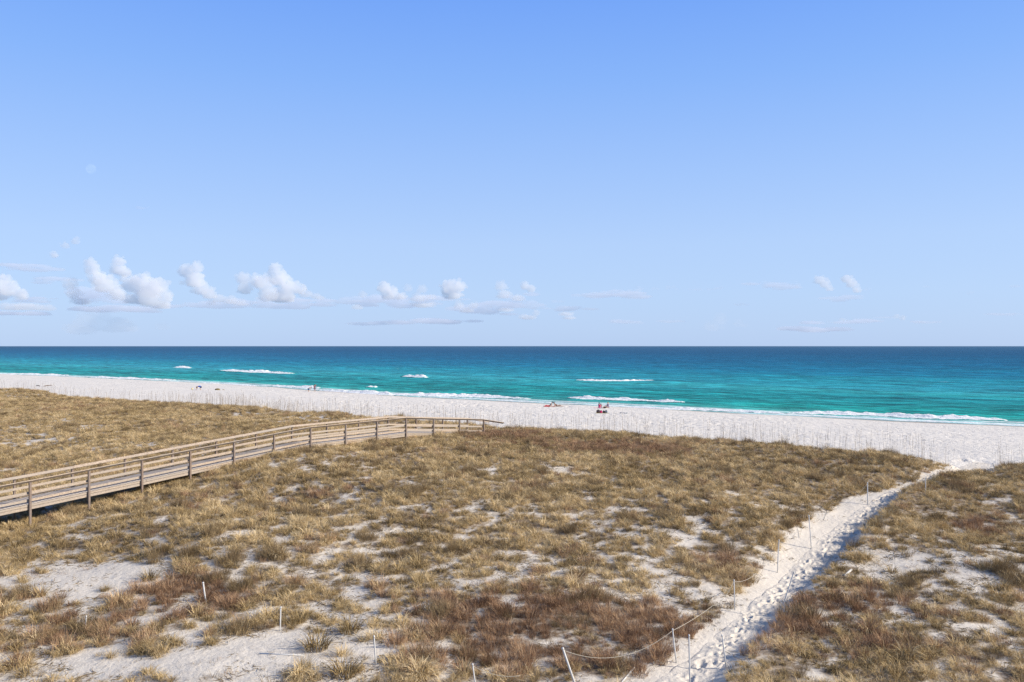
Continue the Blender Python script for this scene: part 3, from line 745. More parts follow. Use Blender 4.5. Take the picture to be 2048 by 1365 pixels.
# ------------------------------------------------------------------ boardwalk
def copy_obj(o, parent):
    c = o.copy(); COL.objects.link(c); c.parent = parent; return c
def build_boardwalk():
    root = empty('boardwalk', (BW[0][0], BW[0][1], 0)); root.location = (0, 0, 0)
    tag(root, 'long weathered timber boardwalk with plank railings climbing over the dune', 'boardwalk')
    n = len(BW); RH = .92; near = []; far = []
    for i, (x, y, z) in enumerate(BW):
        a = BW[max(i - 1, 0)]; b = BW[min(i + 1, n - 1)]
        l = math.hypot(b[0] - a[0], b[1] - a[1]); tx, ty = (b[0] - a[0]) / l, (b[1] - a[1]) / l
        near.append((Vector((x, y, z)), Vector((tx, ty, 0)), Vector((-ty, tx, 0))))
        far.append((Vector((x - ty * DECKW, y + tx * DECKW, z)), Vector((tx, ty, 0)), Vector((-ty, tx, 0))))
    # posts
    for row, sgn in ((near, -1), (far, 1)):
        for i, (p, t, nrm) in enumerate(row):
            if i == n - 1: continue
            q = p + nrm * sgn * .07
            g = float(ground_z(q.x, q.y)) - .25
            h = p.z - .02 if i < n - 1 else p.z - .05
            MB().box((q.x, q.y, g), (q.x, q.y, h), .095, .095, up=t).build('post', WOODP, root)
    # deck
    mb = MB(); st = MB(); k = 0
    for i in range(n - 1):
        a, t, nr = near[i]; b = near[i + 1][0]
        Lb = (b - a).length; cnt = int(round(Lb / .148))
        for j in range(cnt):
            f = (j + .5) / cnt; p = a.lerp(b, f); z = p.z - RH
            mb.box(Vector((p.x, p.y, z)) - nr * .06, Vector((p.x, p.y, z)) + nr * (DECKW + .06), .138, .036, rnd=random.random() * .9)
    mb.build('decking', WOODG, root)
    for i in range(n - 1):
        for row, sgn in ((near, -1), (far, 1)):
            a, t, nr = row[i]; b, t2, nr2 = row[i + 1]
            inn = -sgn                                       # towards the walkway
            def off(p, nn, d, z): return Vector((p.x, p.y, p.z + z)) + nn * inn * d
            e = .004 * (i % 2)
            # tilted cap: outer edge high
            MB().box(off(a, nr, .0 , .01 + e) - t * .01, off(b, nr2, .0, .01 + e) + t * .0, .15, .036, roll=math.radians(-38) * (1 if sgn < 0 else -1)).build('handrail', WOOD, root)
            if i == n - 2: continue
            MB().box(off(a, nr, .018, -.47 - e), off(b, nr2, .018, -.47 - e), .036, .105).build('mid_rail', WOOD, root)
            MB().box(off(a, nr, .018, -RH + .125 + e), off(b, nr2, .018, -RH + .125 + e), .036, .11).build('kick_board', WOOD, root)
            MB().box(off(a, nr, -.005, -RH - .078 - e), off(b, nr2, -.005, -RH - .078 - e), .04, .105).build('rim_board', WOOD, root)
            MB().box(off(a, nr, -.002, -RH - .203 - e), off(b, nr2, -.002, -RH - .203 - e), .04, .115).build('rim_board', WOOD, root)
    # cross beams under the deck
    for i in range(n):
        p, t, nr = near[i]
        z = p.z - RH - .16
        MB().box(Vector((p.x, p.y, z)) + nr * .03 + t * .075, Vector((p.x, p.y, z)) + nr * (DECKW - .03) + t * .075, .05, .19).build('cross_beam', WOODP, root)
    return root

# ------------------------------------------------------------------ marker poles and ropes
def pole(px0, py0, px1, py1, label, rad=.018, extra=0.0):
    """(px0,py0) top, (px1,py1) foot"""
    X, Y = hit(px1, py1, ground_z)
    z0 = float(ground_z(X, Y))
    tz = CAM_Z - (py0 - HY) / F * Y; tx = (px0 - CX) / F * Y
    base = Vector((X, Y, z0 - .15 * 1)); top = Vector((tx, Y, tz))
    d = (top - Vector((X, Y, z0)))
    b = Vector((X, Y, z0)) - d.normalized() * .15
    mid = b.lerp(top, .5) + Vector((random.uniform(-.006, .006), 0, 0))
    o = MB().tube([b, mid, top - d.normalized() * .012, top], [rad, rad, rad, rad * .8], 10).build('marker_pole', PVC, None, True)
    o2 = MB().tube([top - d.normalized() * .05, top + d.normalized() * .004], [rad * 1.18, rad * 1.18], 10).build('cap', PVC, o, True)
    tag(o, label, 'pole', 'white marker poles beside the sand path')
    return top, Vector((X, Y, z0))
def rope(a, b, sag, label, hang=None):
    n = 22; pts = []
    for i in range(n + 1):
        t = i / n; p = a.lerp(b, t); p.z -= 4 * sag * t * (1 - t)
        g = float(ground_z(p.x, p.y)); p.z = max(p.z, g + .012)
        pts.append(p)
    o = MB().tube(pts, .0065, 5).build('rope', ROPE, None, True)
    tag(o, label, 'rope', 'pale ropes strung between the marker poles')

def build_poles():
    T = {}
    T[1] = pole(172.6,1232,170,1261.6,'short white stake leaning in the scrub near the lower left edge')
    T[2] = pole(406,1165,412,1206,'short white stake leaning left in red brown grass below the bare patch', .024)
    T[3] = pole(561.5,1214,560.5,1264,'upright white stake above the open sand with the fallen pole')
    T[4] = pole(748,1272,752,1332,'thin white stake at the right rim of the open sand')
    T[5] = pole(945,1328,953,1392,'white stake cut by the bottom edge with a slack rope at its top')
    T[6] = pole(1125,1296,1154,1384,'thick white stake leaning hard left at the near end of the long rope', .027)
    T[7] = pole(1345,1258,1353,1327,'white stake carrying the long sagging rope at its far end')
    T[8] = pole(1378,1270,1381,1392,'tall thin pole rising from the near path, cut by the bottom edge', .018)
    T[9] = pole(1444,1270,1452,1336,'thin pole on the right side of the near path')
    T[10] = pole(1468,1160,1470,1222,'white pole on the left of the path with ropes going both ways')
    T[11] = pole(1588,1144,1560,1228,'long grey white pole leaning right over the middle of the path', .018)
    T[12] = pole(1558,1080,1555,1146,'thin pole standing on the bare sand slope left of the path', .018)
    T[13] = pole(1617.7,1031,1622.5,1098,'white pole above the shaded bend of the path')
    T[14] = pole(1735,965.6,1735.5,1010,'farther white pole holding the rope that droops to a sandy bank', .024)
    T[15] = pole(1851,956,1851,985.6,'farthest upright pole beside the path near the beach', .02)
    T[16] = pole(1985.7,927,1990,940,'small bent stake in the grass right of the path mouth', .024)
    Z = Vector((0, 0, -.05))
    def g(x, y, dz=.02):
        X, Y = hit(x, y, ground_z); return Vector((X, Y, float(ground_z(X, Y)) + dz))
    def at(x, y, Y): return Vector(((x - CX) / F * Y, Y, CAM_Z - (y - HY) / F * Y))
    rope(T[6][0] + Z, T[7][0] + Z, .42, 'long pale rope sagging deep between two near stakes')
    rope(T[7][0] + Z, at(1425, 1212, T[10][0].y - 1.0), .04, 'rope rising from the near stake into the grass beside the path')
    rope(at(1425, 1212, T[10][0].y - 1.0), T[10][0] + Z, .16, 'short rope dropping left from the two way pole')
    rope(T[10][0] + Z, at(1512, 1147, T[10][0].y + 1.6), .10, 'short rope looping right from the two way pole')
    rope(T[14][0] + Z, g(1655, 1023), .28, 'rope drooping left from the farther pole down to the bank')
    rope(g(1655, 1023), g(1648, 1042), .0, 'loose rope end lying down the sandy bank')
    rope(T[14][0] + Z * 3, at(1749, 972, T[14][0].y), .03, 'cut stub of rope on the right of the farther pole')
    rope(T[5][0] + Z, at(1040, 1352, T[5][0].y + .3), .10, 'slack rope running right from the stake at the bottom edge')
    rope(g(1607, 1059, .25), g(1599, 1078), .0, 'stiff rope end on the bank left of the shaded bend')
    def lying(a, b, lab, r=.02, nm='fallen_pole'):
        A = g(*a, .015); B = g(*b, .015)
        o = MB().tube([A, A.lerp(B, .5), B], r, 8).build(nm, PVC, None, True); tag(o, lab, 'pole')
    lying((519, 1310), (608, 1314), 'white pole lying flat on the open sand')
    lying((1240, 1372), (1269, 1337), 'white pole lying on sand by the bottom edge left of the path', .022)
    lying((1703, 1142), (1688, 1153), 'thick white pipe end half buried in grass right of the path', .04)
    lying((1662, 1165), (1646, 1174), 'second white pipe end lying nearer in the grass right of the path', .028)

# ------------------------------------------------------------------ people
def skin_obj(name, joints, edges, radii, mt, parent=None, sub=2):
    m = bpy.data.meshes.new(name); m.from_pydata(joints, edges, []); m.update()
    o = bpy.data.objects.new(name, m); link(o, parent)
    sk = o.modifiers.new('skin', 'SKIN'); sk.use_smooth_shade = True
    sv = m.skin_vertices[0] if m.skin_vertices else None
    if sv is None:
        bpy.context.view_layer.objects.active = o
        m.attributes  # noqa
    for i, r in enumerate(radii):
        m.skin_vertices[0].data[i].radius = r if hasattr(r, '__len__') else (r, r)
    m.skin_vertices[0].data[0].use_root = True
    s = o.modifiers.new('sub', 'SUBSURF'); s.levels = sub; s.render_levels = sub
    m.materials.append(mt)
    return o
def ell(name, c, r, mt, parent, rot=(0, 0, 0), seg=20):
    """ellipsoid with a little unevenness"""
    V = []; nr, nc = 13, seg
    R = Euler(rot).to_matrix()
    for i in range(nr):
        ph = math.pi * i / (nr - 1)
        for j in range(nc):
            th = 2 * math.pi * j / nc
            p = Vector((math.sin(ph) * math.cos(th), math.sin(ph) * math.sin(th), math.cos(ph)))
            p *= 1 + .08 * mnoise.noise(p * 3 + Vector(c))
            V.append(tuple(R @ Vector((p.x * r[0], p.y * r[1], p.z * r[2])) + Vector(c)))
    Fq = [(i * nc + j, (i + 1) * nc + j, (i + 1) * nc + (j + 1) % nc, i * nc + (j + 1) % nc) for i in range(nr - 1) for j in range(nc)]
    return mesh_np(name, V, Fq, mt, parent)
SK1 = simple('skin_tan', (.50, .29, .19)); SK2 = simple('skin_pale', (.62, .40, .29))
def cloth(name, c): return simple(name, c, .9, .1)
BODY = dict(pelvis=0, waist=1, chest=2, neck=3, head=4, top=5, ls=6, le=7, lh=8, rs=9, re=10, rh=11, lhp=12, lk=13, la=14, lt=15, rhp=16, rk=17, ra=18, rt=19)
EDG = [(0,1),(1,2),(2,3),(3,4),(4,5),(2,6),(6,7),(7,8),(2,9),(9,10),(10,11),(0,12),(12,13),(13,14),(14,15),(0,16),(16,17),(17,18),(18,19)]
RAD = [(.13,.11),(.115,.09),(.15,.11),(.052,.052),(.082,.095),(.06,.07),.055,.04,.022,.055,.04,.022,.085,.055,.036,.03,.085,.055,.036,.03]
def person(pos, rotz, scale, J, label, skin, clothes, haircol, group=None):
    """J: dict of 20 joint positions (metres, standing scale). The body is one skinned mesh; clothes and hair are its children"""
    o = skin_obj('person', J, EDG, [(r if hasattr(r, '__len__') else (r, r)) for r in RAD], skin)
    o.location = pos; o.rotation_euler = (0, 0, rotz); o.scale = (scale,) * 3
    tag(o, label, 'person', group)
    H = Vector(J[4]); T = Vector(J[5]); up = (T - H).normalized()
    h = ell('hair', H + up * .05 + Vector((0, .015, 0)), (.105, .115, .115), cloth('hair_%d' % random.randint(0, 999999), haircol), o)
    for nm, idx, ed, grow, c in clothes:
        # a garment: the covered limbs grown again a little wider
        ids = idx; mp = {k: i for i, k in enumerate(ids)}
        pts = [J[k] for k in ids]; ee = [(mp[a], mp[b]) for a, b in EDG if a in mp and b in mp]
        rr = []
        for k in ids:
            r = RAD[k]; r = r if hasattr(r, '__len__') else (r, r); rr.append((r[0] * grow + .012, r[1] * grow + .012))
        skin_obj(nm, pts, ee, rr, cloth(nm + '_cloth_%d' % random.randint(0, 999999), c), o)
    # hands: palm with five fingers
    for a, b in ((7, 8), (10, 11)):
        A, B = Vector(J[a]), Vector(J[b]); d = (B - A).normalized(); sdv = d.cross(Vector((0, 0, 1)));
        if sdv.length < .1: sdv = Vector((1, 0, 0))
        sdv.normalize(); mb = MB()
        for q, (lf, of) in enumerate(((.07, -.028), (.08, -.010), (.075, .008), (.06, .026), (.05, .04))):
            st = B + d * (.05 if q < 4 else .0) + sdv * of; mid = st + d * lf * .6 + (sdv * .02 if q == 4 else Vector((0, 0, 0))); en = mid + d * lf * .4 + Vector((0, 0, -.012))
            mb.tube([B + sdv * of * .6, st, mid, en], [.012, .010, .009, .006], 6)
        mb.build('hand', skin, o, True)
    return o
def seated(lean=.15, turn=1):
    """sitting on the sand, legs forward (-y is forward), knees raised"""
    return [(0,0,.12),(0,.03,.28),(0,.05+lean*.2,.48),(0,.05+lean*.3,.64),(0,.03+lean*.3,.74),(0,.03+lean*.3,.85),(-.19,.06+lean*.2,.53),(-.25,-.08,.34),(-.16,-.28,.30),(.19,.06+lean*.2,.53),(.26,-.06,.34),(.18,-.26,.30),
            (-.09,-.02,.11),(-.13,-.38,.40),(-.13,-.62,.07),(-.13,-.76,.06),(.09,-.02,.11),(.13,-.42,.36),(.13,-.70,.07),(.13,-.84,.06)]
def lying(prop=.3):
    """on the back with the trunk propped on the elbows, legs forward (-y)"""
    p = prop
    return [(0,0,.11),(0,.15,.16+p*.2),(0,.36,.20+p*.6),(0,.47,.26+p*.9),(0,.53,.33+p*1.0),(0,.58,.42+p*1.0),(-.19,.36,.20+p*.55),(-.25,.42,.06),(-.22,.16,.05),(.19,.36,.20+p*.55),(.25,.42,.06),(.22,.16,.05),
            (-.09,-.04,.10),(-.11,-.45,.22),(-.11,-.85,.07),(-.11,-.97,.12),(.09,-.04,.10),(.12,-.45,.12),(.12,-.88,.07),(.12,-1.0,.12)]
def beach_pt(px, py):
    X, Y = hit(px, py, ground_z); return (X, Y, float(ground_z(X, Y)))
def build_people():
    SH = [0,1,2,6,7,9,10]; TOP = [1,2,6,9]; SHORTS = [0,12,13,16,17]; 
    # standing adult with one arm raised to the head
    J = [(0,0,.93),(0,0,1.08),(0,0,1.32),(0,0,1.49),(0,-.02,1.58),(0,-.02,1.70),(-.19,0,1.40),(-.34,-.04,1.52),(-.16,-.05,1.68),(.19,0,1.40),(.25,.02,1.12),(.26,-.05,.88),
         (-.09,0,.90),(-.11,-.02,.48),(-.11,.02,.08),(-.12,-.14,.04),(.09,0,.90),(.12,.0,.48),(.16,.05,.08),(.17,-.10,.04)]
    person(beach_pt(629.5, 784.3), math.radians(190), 1.02, J, 'person in a maroon top standing at the water edge with one hand raised', SK1,
           [('shirt', [0,1,2,6,7,9,10], None, 1.12, (.22, .06, .11)), ('shorts', SHORTS, None, 1.15, (.20, .10, .14))], (.08, .04, .025), 'people on the beach')
    # child bending forward
    J = [(0,.10,.62),(0,.0,.76),(0,-.20,.88),(0,-.33,.92),(0,-.40,.90),(0,-.50,.86),(-.16,-.20,.86),(-.18,-.26,.60),(-.12,-.34,.42),(.16,-.20,.86),(.18,-.26,.60),(.12,-.34,.42),
         (-.09,.10,.58),(-.11,.02,.32),(-.11,.08,.07),(-.11,-.06,.04),(.09,.10,.58),(.12,.04,.32),(.12,.14,.07),(.12,.0,.04)]
    person(beach_pt(618, 783.8), math.radians(110), 1.1, J, 'child in a tan top and blue shorts stooping at the water edge', SK2,
           [('shirt', TOP, None, 1.15, (.50, .36, .18)), ('shorts', SHORTS, None, 1.2, (.04, .10, .25))], (.30, .19, .09), 'people on the beach')
    # person in blue on all fours / crouching
    J = [(0,.34,.60),(0,.15,.74),(0,-.12,.72),(0,-.27,.64),(0,-.34,.57),(0,-.43,.52),(-.17,-.14,.66),(-.19,-.32,.40),(-.16,-.42,.10),(.17,-.14,.66),(.19,-.34,.40),(.16,-.50,.10),
         (-.1,.34,.56),(-.14,.16,.34),(-.13,.36,.07),(-.13,.22,.04),(.1,.36,.56),(.14,.22,.34),(.13,.46,.07),(.13,.32,.04)]
    person(beach_pt(397.5, 781), math.radians(-82), 1.28, J, 'person in a bright blue shirt bending down with hands on the sand', SK1,
           [('shirt', [0,1,2,6,9,12,16], None, 1.35, (.03, .12, .52)), ('shorts', SHORTS, None, 1.1, (.06, .08, .14))], (.05, .04, .04), 'people on the beach')
    # couple lying on towels
    TW = [cloth('towel_red', (.62, .10, .09)), cloth('towel_tan', (.60, .42, .22)), cloth('towel_pink', (.75, .22, .35)), cloth('mat_yellow', (.62, .50, .10))]
    def towel(px, py, rz, w, l, mt, lab, nm='beach_towel'):
        x, y, z = beach_pt(px, py); nx, ny = 14, 24
        c, s = math.cos(rz), math.sin(rz); V = []
        for i in range(ny):
            for j in range(nx):
                a = (j / (nx - 1) - .5) * w; b = (i / (ny - 1) - .5) * l
                X = x + a * c - b * s; Y = y + a * s + b * c
                V.append((X, Y, float(ground_z(X, Y)) + .03 + .015 * mnoise.noise(Vector((X * 3, Y * 3, 0)))))
        V = np.array(V); n0 = len(V); V2 = V.copy(); V2[:, 2] -= .015
        fc = grid_faces(ny, nx)
        o = mesh_np(nm, np.vstack([V, V2]), np.vstack([fc, fc[:, ::-1] + n0]), mt)
        tag(o, lab, 'towel', 'towels on the beach'); return o
    towel(1098, 813.5, math.radians(80), .9, 2.0, TW[0], 'red towel under the left sunbather')
    towel(1116, 813.0, math.radians(105), .9, 1.9, TW[1], 'tan towel under the right sunbather')
    person(beach_pt(1098, 814), math.radians(-75), 1.05, lying(.35), 'dark haired sunbather propped up with legs to the left in red trousers', SK1,
           [('shirt', TOP, None, 1.15, (.30, .38, .45)), ('trousers', [0,12,13,14,16,17,18], None, 1.15, (.58, .07, .07))], (.03, .025, .03), 'people on the beach')
    person(beach_pt(1114.5, 813.5), math.radians(78), 1.05, lying(.28), 'dark haired sunbather lying with bare tan legs to the right', SK1,
           [('swimsuit', [0,1,2], None, 1.1, (.10, .05, .05))], (.05, .02, .015), 'people on the beach')
    # group of three
    towel(1196, 816.5, math.radians(85), .8, 1.5, TW[2], 'pink towel beside the person in the pink shirt')
    person(beach_pt(1199, 816), math.radians(120), 1.0, seated(.1), 'person in a pink shirt sitting on the sand with dark hair', SK1,
           [('shirt', SH, None, 1.3, (.75, .10, .22)), ('shorts', SHORTS, None, 1.1, (.6, .15, .25))], (.03, .02, .02), 'people on the beach')
    person(beach_pt(1208, 817), math.radians(95), .95, lying(.35), 'person in black and white leaning back between two sitting friends', SK1,
           [('shirt', TOP + [7,10], None, 1.25, (.80, .80, .80)), ('trousers', [0,12,13,16,17], None, 1.15, (.03, .03, .035))], (.02, .02, .02), 'people on the beach')
    person(beach_pt(1215.5, 816), math.radians(-60), 1.05, seated(.0), 'person in a lilac grey top sitting upright with reddish blond hair', SK2,
           [('shirt', SH, None, 1.25, (.34, .27, .40)), ('trousers', SHORTS, None, 1.15, (.28, .25, .33))], (.55, .27, .10), 'people on the beach')
    # things in front of them
    towel(1205, 827, math.radians(92), 1.0, 2.1, TW[3], 'yellow mat under the row of bags')
    def bag(px, py, w, d, h, col, lab, soft=.12):
        x, y, z = beach_pt(px, py); r = empty('beach_bag', (x, y, z + .03)); tag(r, lab, 'bag', 'bags set down on the beach')
        V = []; nr, nc = 9, 20
        for i in range(nr):
            t = i / (nr - 1); k = 1 - soft * (2 * t - 1) ** 2 - .1 * t
            for j in range(nc):
                th = 2 * math.pi * j / nc; cc, sn = math.cos(th), math.sin(th)
                q = (abs(cc) ** 5 + abs(sn) ** 5) ** (-1 / 5)
                V.append((cc * q * w / 2 * k * (1 + .04 * mnoise.noise(Vector((cc * 2, sn * 2, t * 3)))), sn * q * d / 2 * k, h * t))
        Fq = [(i * nc + j, i * nc + (j + 1) % nc, (i + 1) * nc + (j + 1) % nc, (i + 1) * nc + j) for i in range(nr - 1) for j in range(nc)]
        o = mesh_np('bag_body', V, Fq, cloth('bag_%d' % random.randint(0, 99999), col), r)
        ell('flap', (0, 0, h * .97), (w * .40, d * .40, .05), cloth('flap_%d' % random.randint(0, 99999), tuple(c * .7 for c in col)), r)
        for s in (-1, 1):
            MB().tube([(-w * .25, s * d * .45, h * .8), (-w * .2, s * d * .4, h * 1.15), (0, s * d * .3, h * 1.28), (w * .2, s * d * .4, h * 1.15), (w * .25, s * d * .45, h * .8)], .014, 6).build('handle', cloth('strap_%d' % random.randint(0, 99999), tuple(c * .5 for c in col)), r, True)
    bag(1196.5, 826.8, .62, .40, .42, (.10, .075, .085), 'large dark square bag at the left end of the row')
    bag(1202, 826.8, .38, .30, .34, (.62, .02, .18), 'magenta bag second in the row')
    bag(1207.5, 826.8, .42, .30, .30, (.03, .03, .06), 'black bag right of the magenta one')
    bag(1212.5, 826.8, .40, .30, .36, (.22, .27, .36), 'blue grey bag at the right end of the row')
    # sandals and small things to the right
    def sandal(px, py, rz, col, lab):
        x, y, z = beach_pt(px, py); r = empty('sandal', (x, y, z + .01)); r.rotation_euler = (0, 0, rz); r.scale = (1.3,) * 3; tag(r, lab, 'sandal', 'sandals scattered on the beach')
        ell('sole', (0, 0, .02), (.055, .15, .022), cloth('sole_%d' % random.randint(0, 99999), col), r)
        MB().tube([(-.05, -.02, .02), (0, -.06, .07), (.05, -.02, .02)], .012, 6).build('strap', cloth('sstrap_%d' % random.randint(0, 99999), tuple(c * .6 for c in col)), r, True)
    for i, (px, py, lab) in enumerate(((1241.5, 827.2, 'dark blue sandal lying leftmost of the small things on the sand'), (1246.5, 826.8, 'blue sandal second from the left on the open sand'),
                                  (1249.8, 827.0, 'blue sandal third from the left on the open sand'), (1253.5, 826.9, 'teal blue sandal lying rightmost on the open sand'))):
        sandal(px, py, random.uniform(0, 6), [(.03,.05,.15),(.04,.12,.3),(.04,.1,.25),(.04,.22,.32)][i], lab)
    # weed pile, drift wood
    x, y, z = beach_pt(435, 780.5)
    o = ell('seaweed_pile', (0, 0, .08), (.62, .45, .30), simple('olive_weed', (.20, .15, .05)), None); o.location = (x, y, z); tag(o, 'small olive brown weed heap on the upper beach', 'seaweed')
    x, y, z = beach_pt(447, 780.5)
    o = ell('seaweed_lump', (0, 0, .03), (.28, .2, .12), simple('tan_weed', (.36, .28, .14)), None); o.location = (x, y, z); tag(o, 'little tan lump of weed right of the larger heap', 'seaweed')
    x, y, z = beach_pt(384.5, 779.5)
    r = empty('sand_bucket', (x, y, z)); tag(r, 'small pale yellow bucket left of the person in blue', 'bucket')
    MB().tube([(0, 0, 0), (0, 0, .3)], [.15, .20], 16).build('bucket_body', cloth('bucket_yellow', (.75, .60, .25)), r, True)
    MB().tube([(-.2, 0, .29), (-.12, 0, .40), (0, 0, .44), (.12, 0, .40), (.2, 0, .29)], .012, 6).build('handle', cloth('bucket_handle', (.6, .6, .6)), r, True)
    dw = simple('drift_wood', (.16, .12, .09))
    for (a, b, lab) in (((72, 772.6), (80, 773), 'dark driftwood piece on the far left beach'), ((88, 773), (104, 771.8), 'longer dark driftwood stick right of the first one')):
        A, B = Vector(beach_pt(*a)), Vector(beach_pt(*b)); A.z += .05; B.z += .05
        o = MB().tube([A, A.lerp(B, .4) + Vector((0, .3, .08)), B], [.08, .10, .05], 7).build('driftwood', dw, None, True); tag(o, lab, 'driftwood')

# ------------------------------------------------------------------ clouds
def cloud_material(name, dens, col=(1, 1, 1)):
    m, nt, out = mat(name)
    v = N(nt, 'ShaderNodeVolumePrincipled'); v.inputs['Color'].default_value = (*col, 1); v.inputs['Density'].default_value = dens; v.inputs['Anisotropy'].default_value = 0.0
    L(nt, v.outputs[0], out.inputs['Volume'])
    return m
def ico(sub):
    import bmesh
    bm = bmesh.new(); bmesh.ops.create_icosphere(bm, subdivisions=sub, radius=1)
    V = np.array([v.co[:] for v in bm.verts]); Fc = np.array([[v.index for v in f.verts] for f in bm.faces]); bm.free(); return V, Fc
def n3(P, seed):
    """cheap 3-D lumpy noise from slices"""
    return (fbm(P[:, 0] + .7 * P[:, 2], P[:, 1], seed, 4) + fbm(P[:, 1] - .6 * P[:, 0], P[:, 2] + 5, seed + 20, 4)) * .5
def build_clouds():
    D = 8000.0; k = D / F
    I3, I4 = ico(3), ico(4)
    mats = {a: cloud_material('cloud_%d' % int(a * 100), b) for a, b in ((.75, .0088), (.5, .0062), (.3, .0045), (.16, .0010))}
    shade = cloud_material('cloud_shade', .0028, (.88, .92, 1.0))  # bluish tint puts the shading of streaks and cloud bases into the colour
    def cloud(blobs_, amp, label, seed, flat=1.0, kids=7, mt=None, dist=None):
        dist = dist or 6800 + (seed * 1370) % 4100
        k = dist / F
        r = np.random.default_rng(seed); VV = []; FF = []; n0 = 0
        cx = np.mean([b[0] for b in blobs_]); cy = np.mean([b[1] for b in blobs_])
        origin = np.array([(cx - CX) * k, dist, CAM_Z - (cy - HY) * k])
        items = []
        for b in blobs_:
            x, y, rad = b[:3]; fl = b[3] if len(b) > 3 else flat
            items.append((x, y, r.normal(0, rad * .3), rad * .95, fl, I4 if kids else I3))
            for q in range(kids * 4 if rad > 12 else kids * 2):
                th = r.uniform(-.25, math.pi + .25); rr = rad * r.uniform(.62, 1.12)
                items.append((x + math.cos(th) * rr, y - math.sin(th) * rr * fl, -rad * .5 * r.uniform(-.3, 1), rad * r.uniform(.07, .36), min(1, fl * 1.3), I3))
        for (x, y, dz, rad, fl, (Vb, Fb)) in items:
            P = Vb.copy(); off = r.uniform(0, 50, 3)
            dsp = 1 + .6 * n3(P * 1.9 + off, seed) + .5 * n3(P * 4.2 + off, seed + 3)
            P = P * dsp[:, None] * rad * k; P[:, 2] *= fl
            P[:, 2] = np.where(P[:, 2] < -.45 * rad * k * fl, -.45 * rad * k * fl + (P[:, 2] + .45 * rad * k * fl) * .35, P[:, 2])    # flatter base
            c = np.array([(x - cx) * k, dz * k, -(y - cy) * k])
            VV.append(P + c); FF.append(Fb + n0); n0 += len(Vb)
        o = mesh_np('cloud', np.vstack(VV), np.vstack(FF), mt or mats[amp]); o.location = tuple(origin)
        rm = o.modifiers.new('union', 'REMESH'); rm.mode = 'VOXEL'; rm.voxel_size = (.8 if kids else 1.5) * k; rm.use_smooth_shade = True
        tag(o, label, 'cloud', 'small clouds low over the sea'); return o
    cloud([(180,526,11),(184,540,14),(196,560,17),(214,574,20),(232,590,18)], .75, 'tall leaning cloud tower with a rounded white head', 1)
    cloud([(238,524,12),(236,540,15),(250,548,13)], .75, 'short round cloud top right of the leaning tower', 2)
    cloud([(262,572,20),(290,580,26),(322,575,18),(332,596,15),(300,600,24),(270,600,20,.7),(318,612,20,.5)], .75, 'largest billowing white cloud above the left horizon', 3)
    cloud([(142,572,14),(150,590,13),(160,605,16,.5)], .5, 'faint pinkish cloud left of the leaning tower', 4)
    cloud([(5,570,18),(20,582,18),(40,592,13),(0,592,16)], .75, 'white cloud cut off by the left edge', 5)
    cloud([(20,616,22,.35),(60,616,24,.35),(95,618,18,.4)], .5, 'long flat cloud under the one at the left edge', 6)
    cloud([(372,545,15),(394,538,13),(388,562,20),(402,580,16),(420,590,14)], .75, 'white cloud with two rounded heads between the big clouds', 7)
    cloud([(440,600,13,.7),(462,603,14,.7),(482,608,12,.6),(422,606,9)], .5, 'low ragged tail of cloud sloping down to the right', 8)
    cloud([(488,560,14),(492,580,15),(512,566,16),(530,570,18),(536,592,18)], .75, 'left billow of the broad peaked cloud', 9)
    cloud([(552,540,13),(556,560,20),(576,578,20),(598,580,14),(565,596,26,.6)], .75, 'central peak of the broad cloud', 10)
    cloud([(612,590,13,.7),(630,594,11,.6),(642,597,9,.6)], .5, 'thin right end of the broad peaked cloud', 11)
    cloud([(151,484,8),(155,478,5)], .75, 'small high wisp at the upper right of three', 12, kids=4)
    cloud([(129,492,8)], .5, 'small round puff in the middle of three high wisps', 13, kids=5)
    cloud([(108,511,8)], .75, 'faint puff lowest of three high wisps', 14, kids=5)
    cloud([(190,640,30,.6),(230,655,36,.5),(170,660,34,.5),(265,658,14,.6)], .16, 'pale pink veil of cloud just above the left horizon', 15)
    cloud([(325,655,13,.7)], .16, 'faint small cloud right of the pale pink veil', 16)
    cloud([(768,578,13),(780,590,16),(800,595,13,.6)], .75, 'rounded white cloud left of the middle with a flat foot', 17)
    cloud([(817,578,9),(845,580,10),(838,598,17,.6),(862,596,10,.6)], .5, 'pinkish double topped cloud left of the round one', 18)
    cloud([(726,590,9),(715,616,12,.5)], .5, 'small faint cloud pair left of the middle', 19)
    cloud([(898,580,17),(916,576,15),(906,592,18,.6)], .75, 'compact round white cloud near the middle', 20)
    cloud([(917,612,10),(948,612,9),(932,622,14,.4)], .75, 'low two bump cloud under the compact round one', 21)
    cloud([(1003,575,12),(1008,592,14,.7),(1035,598,14,.5)], .5, 'pale cloud left of the small bright one', 22)
    cloud([(1050,574,10),(1062,580,9)], .75, 'small bright cloud right of the middle', 23)
    cloud([(845,612,20,.3),(866,611,7)], .75, 'flat white cloud strip below the double topped cloud', 24)
    cloud([(1012,621,16,.3)], .5, 'thin flat cloud strip below the pale cloud', 25)
    cloud([(1073,627,7),(1055,636,16,.4)], .5, 'tiny flat cloud with one bump right of the middle', 26)
    cloud([(1132,629,14,.3),(1138,637,13,.3)], .75, 'two thin stacked cloud strips right of the middle', 27)
    cloud([(1638,562,11),(1650,569,11),(1658,578,8)], .75, 'left of the twin small clouds on the right', 28)
    cloud([(1692,560,10),(1703,569,11),(1713,581,9)], .75, 'right of the twin small clouds, slanting downwards', 29)
    cloud([(1794,634,6),(1804,637,7)], .75, 'tiny white cloud low on the right', 30, kids=4)
    cloud([(1440,642,14),(1424,655,18,.7)], .16, 'pale pink cloud low right of the middle', 31)
    cloud([(1478,648,9),(1488,652,9,.6)], .16, 'small pale cloud right of the pale pink one', 32)
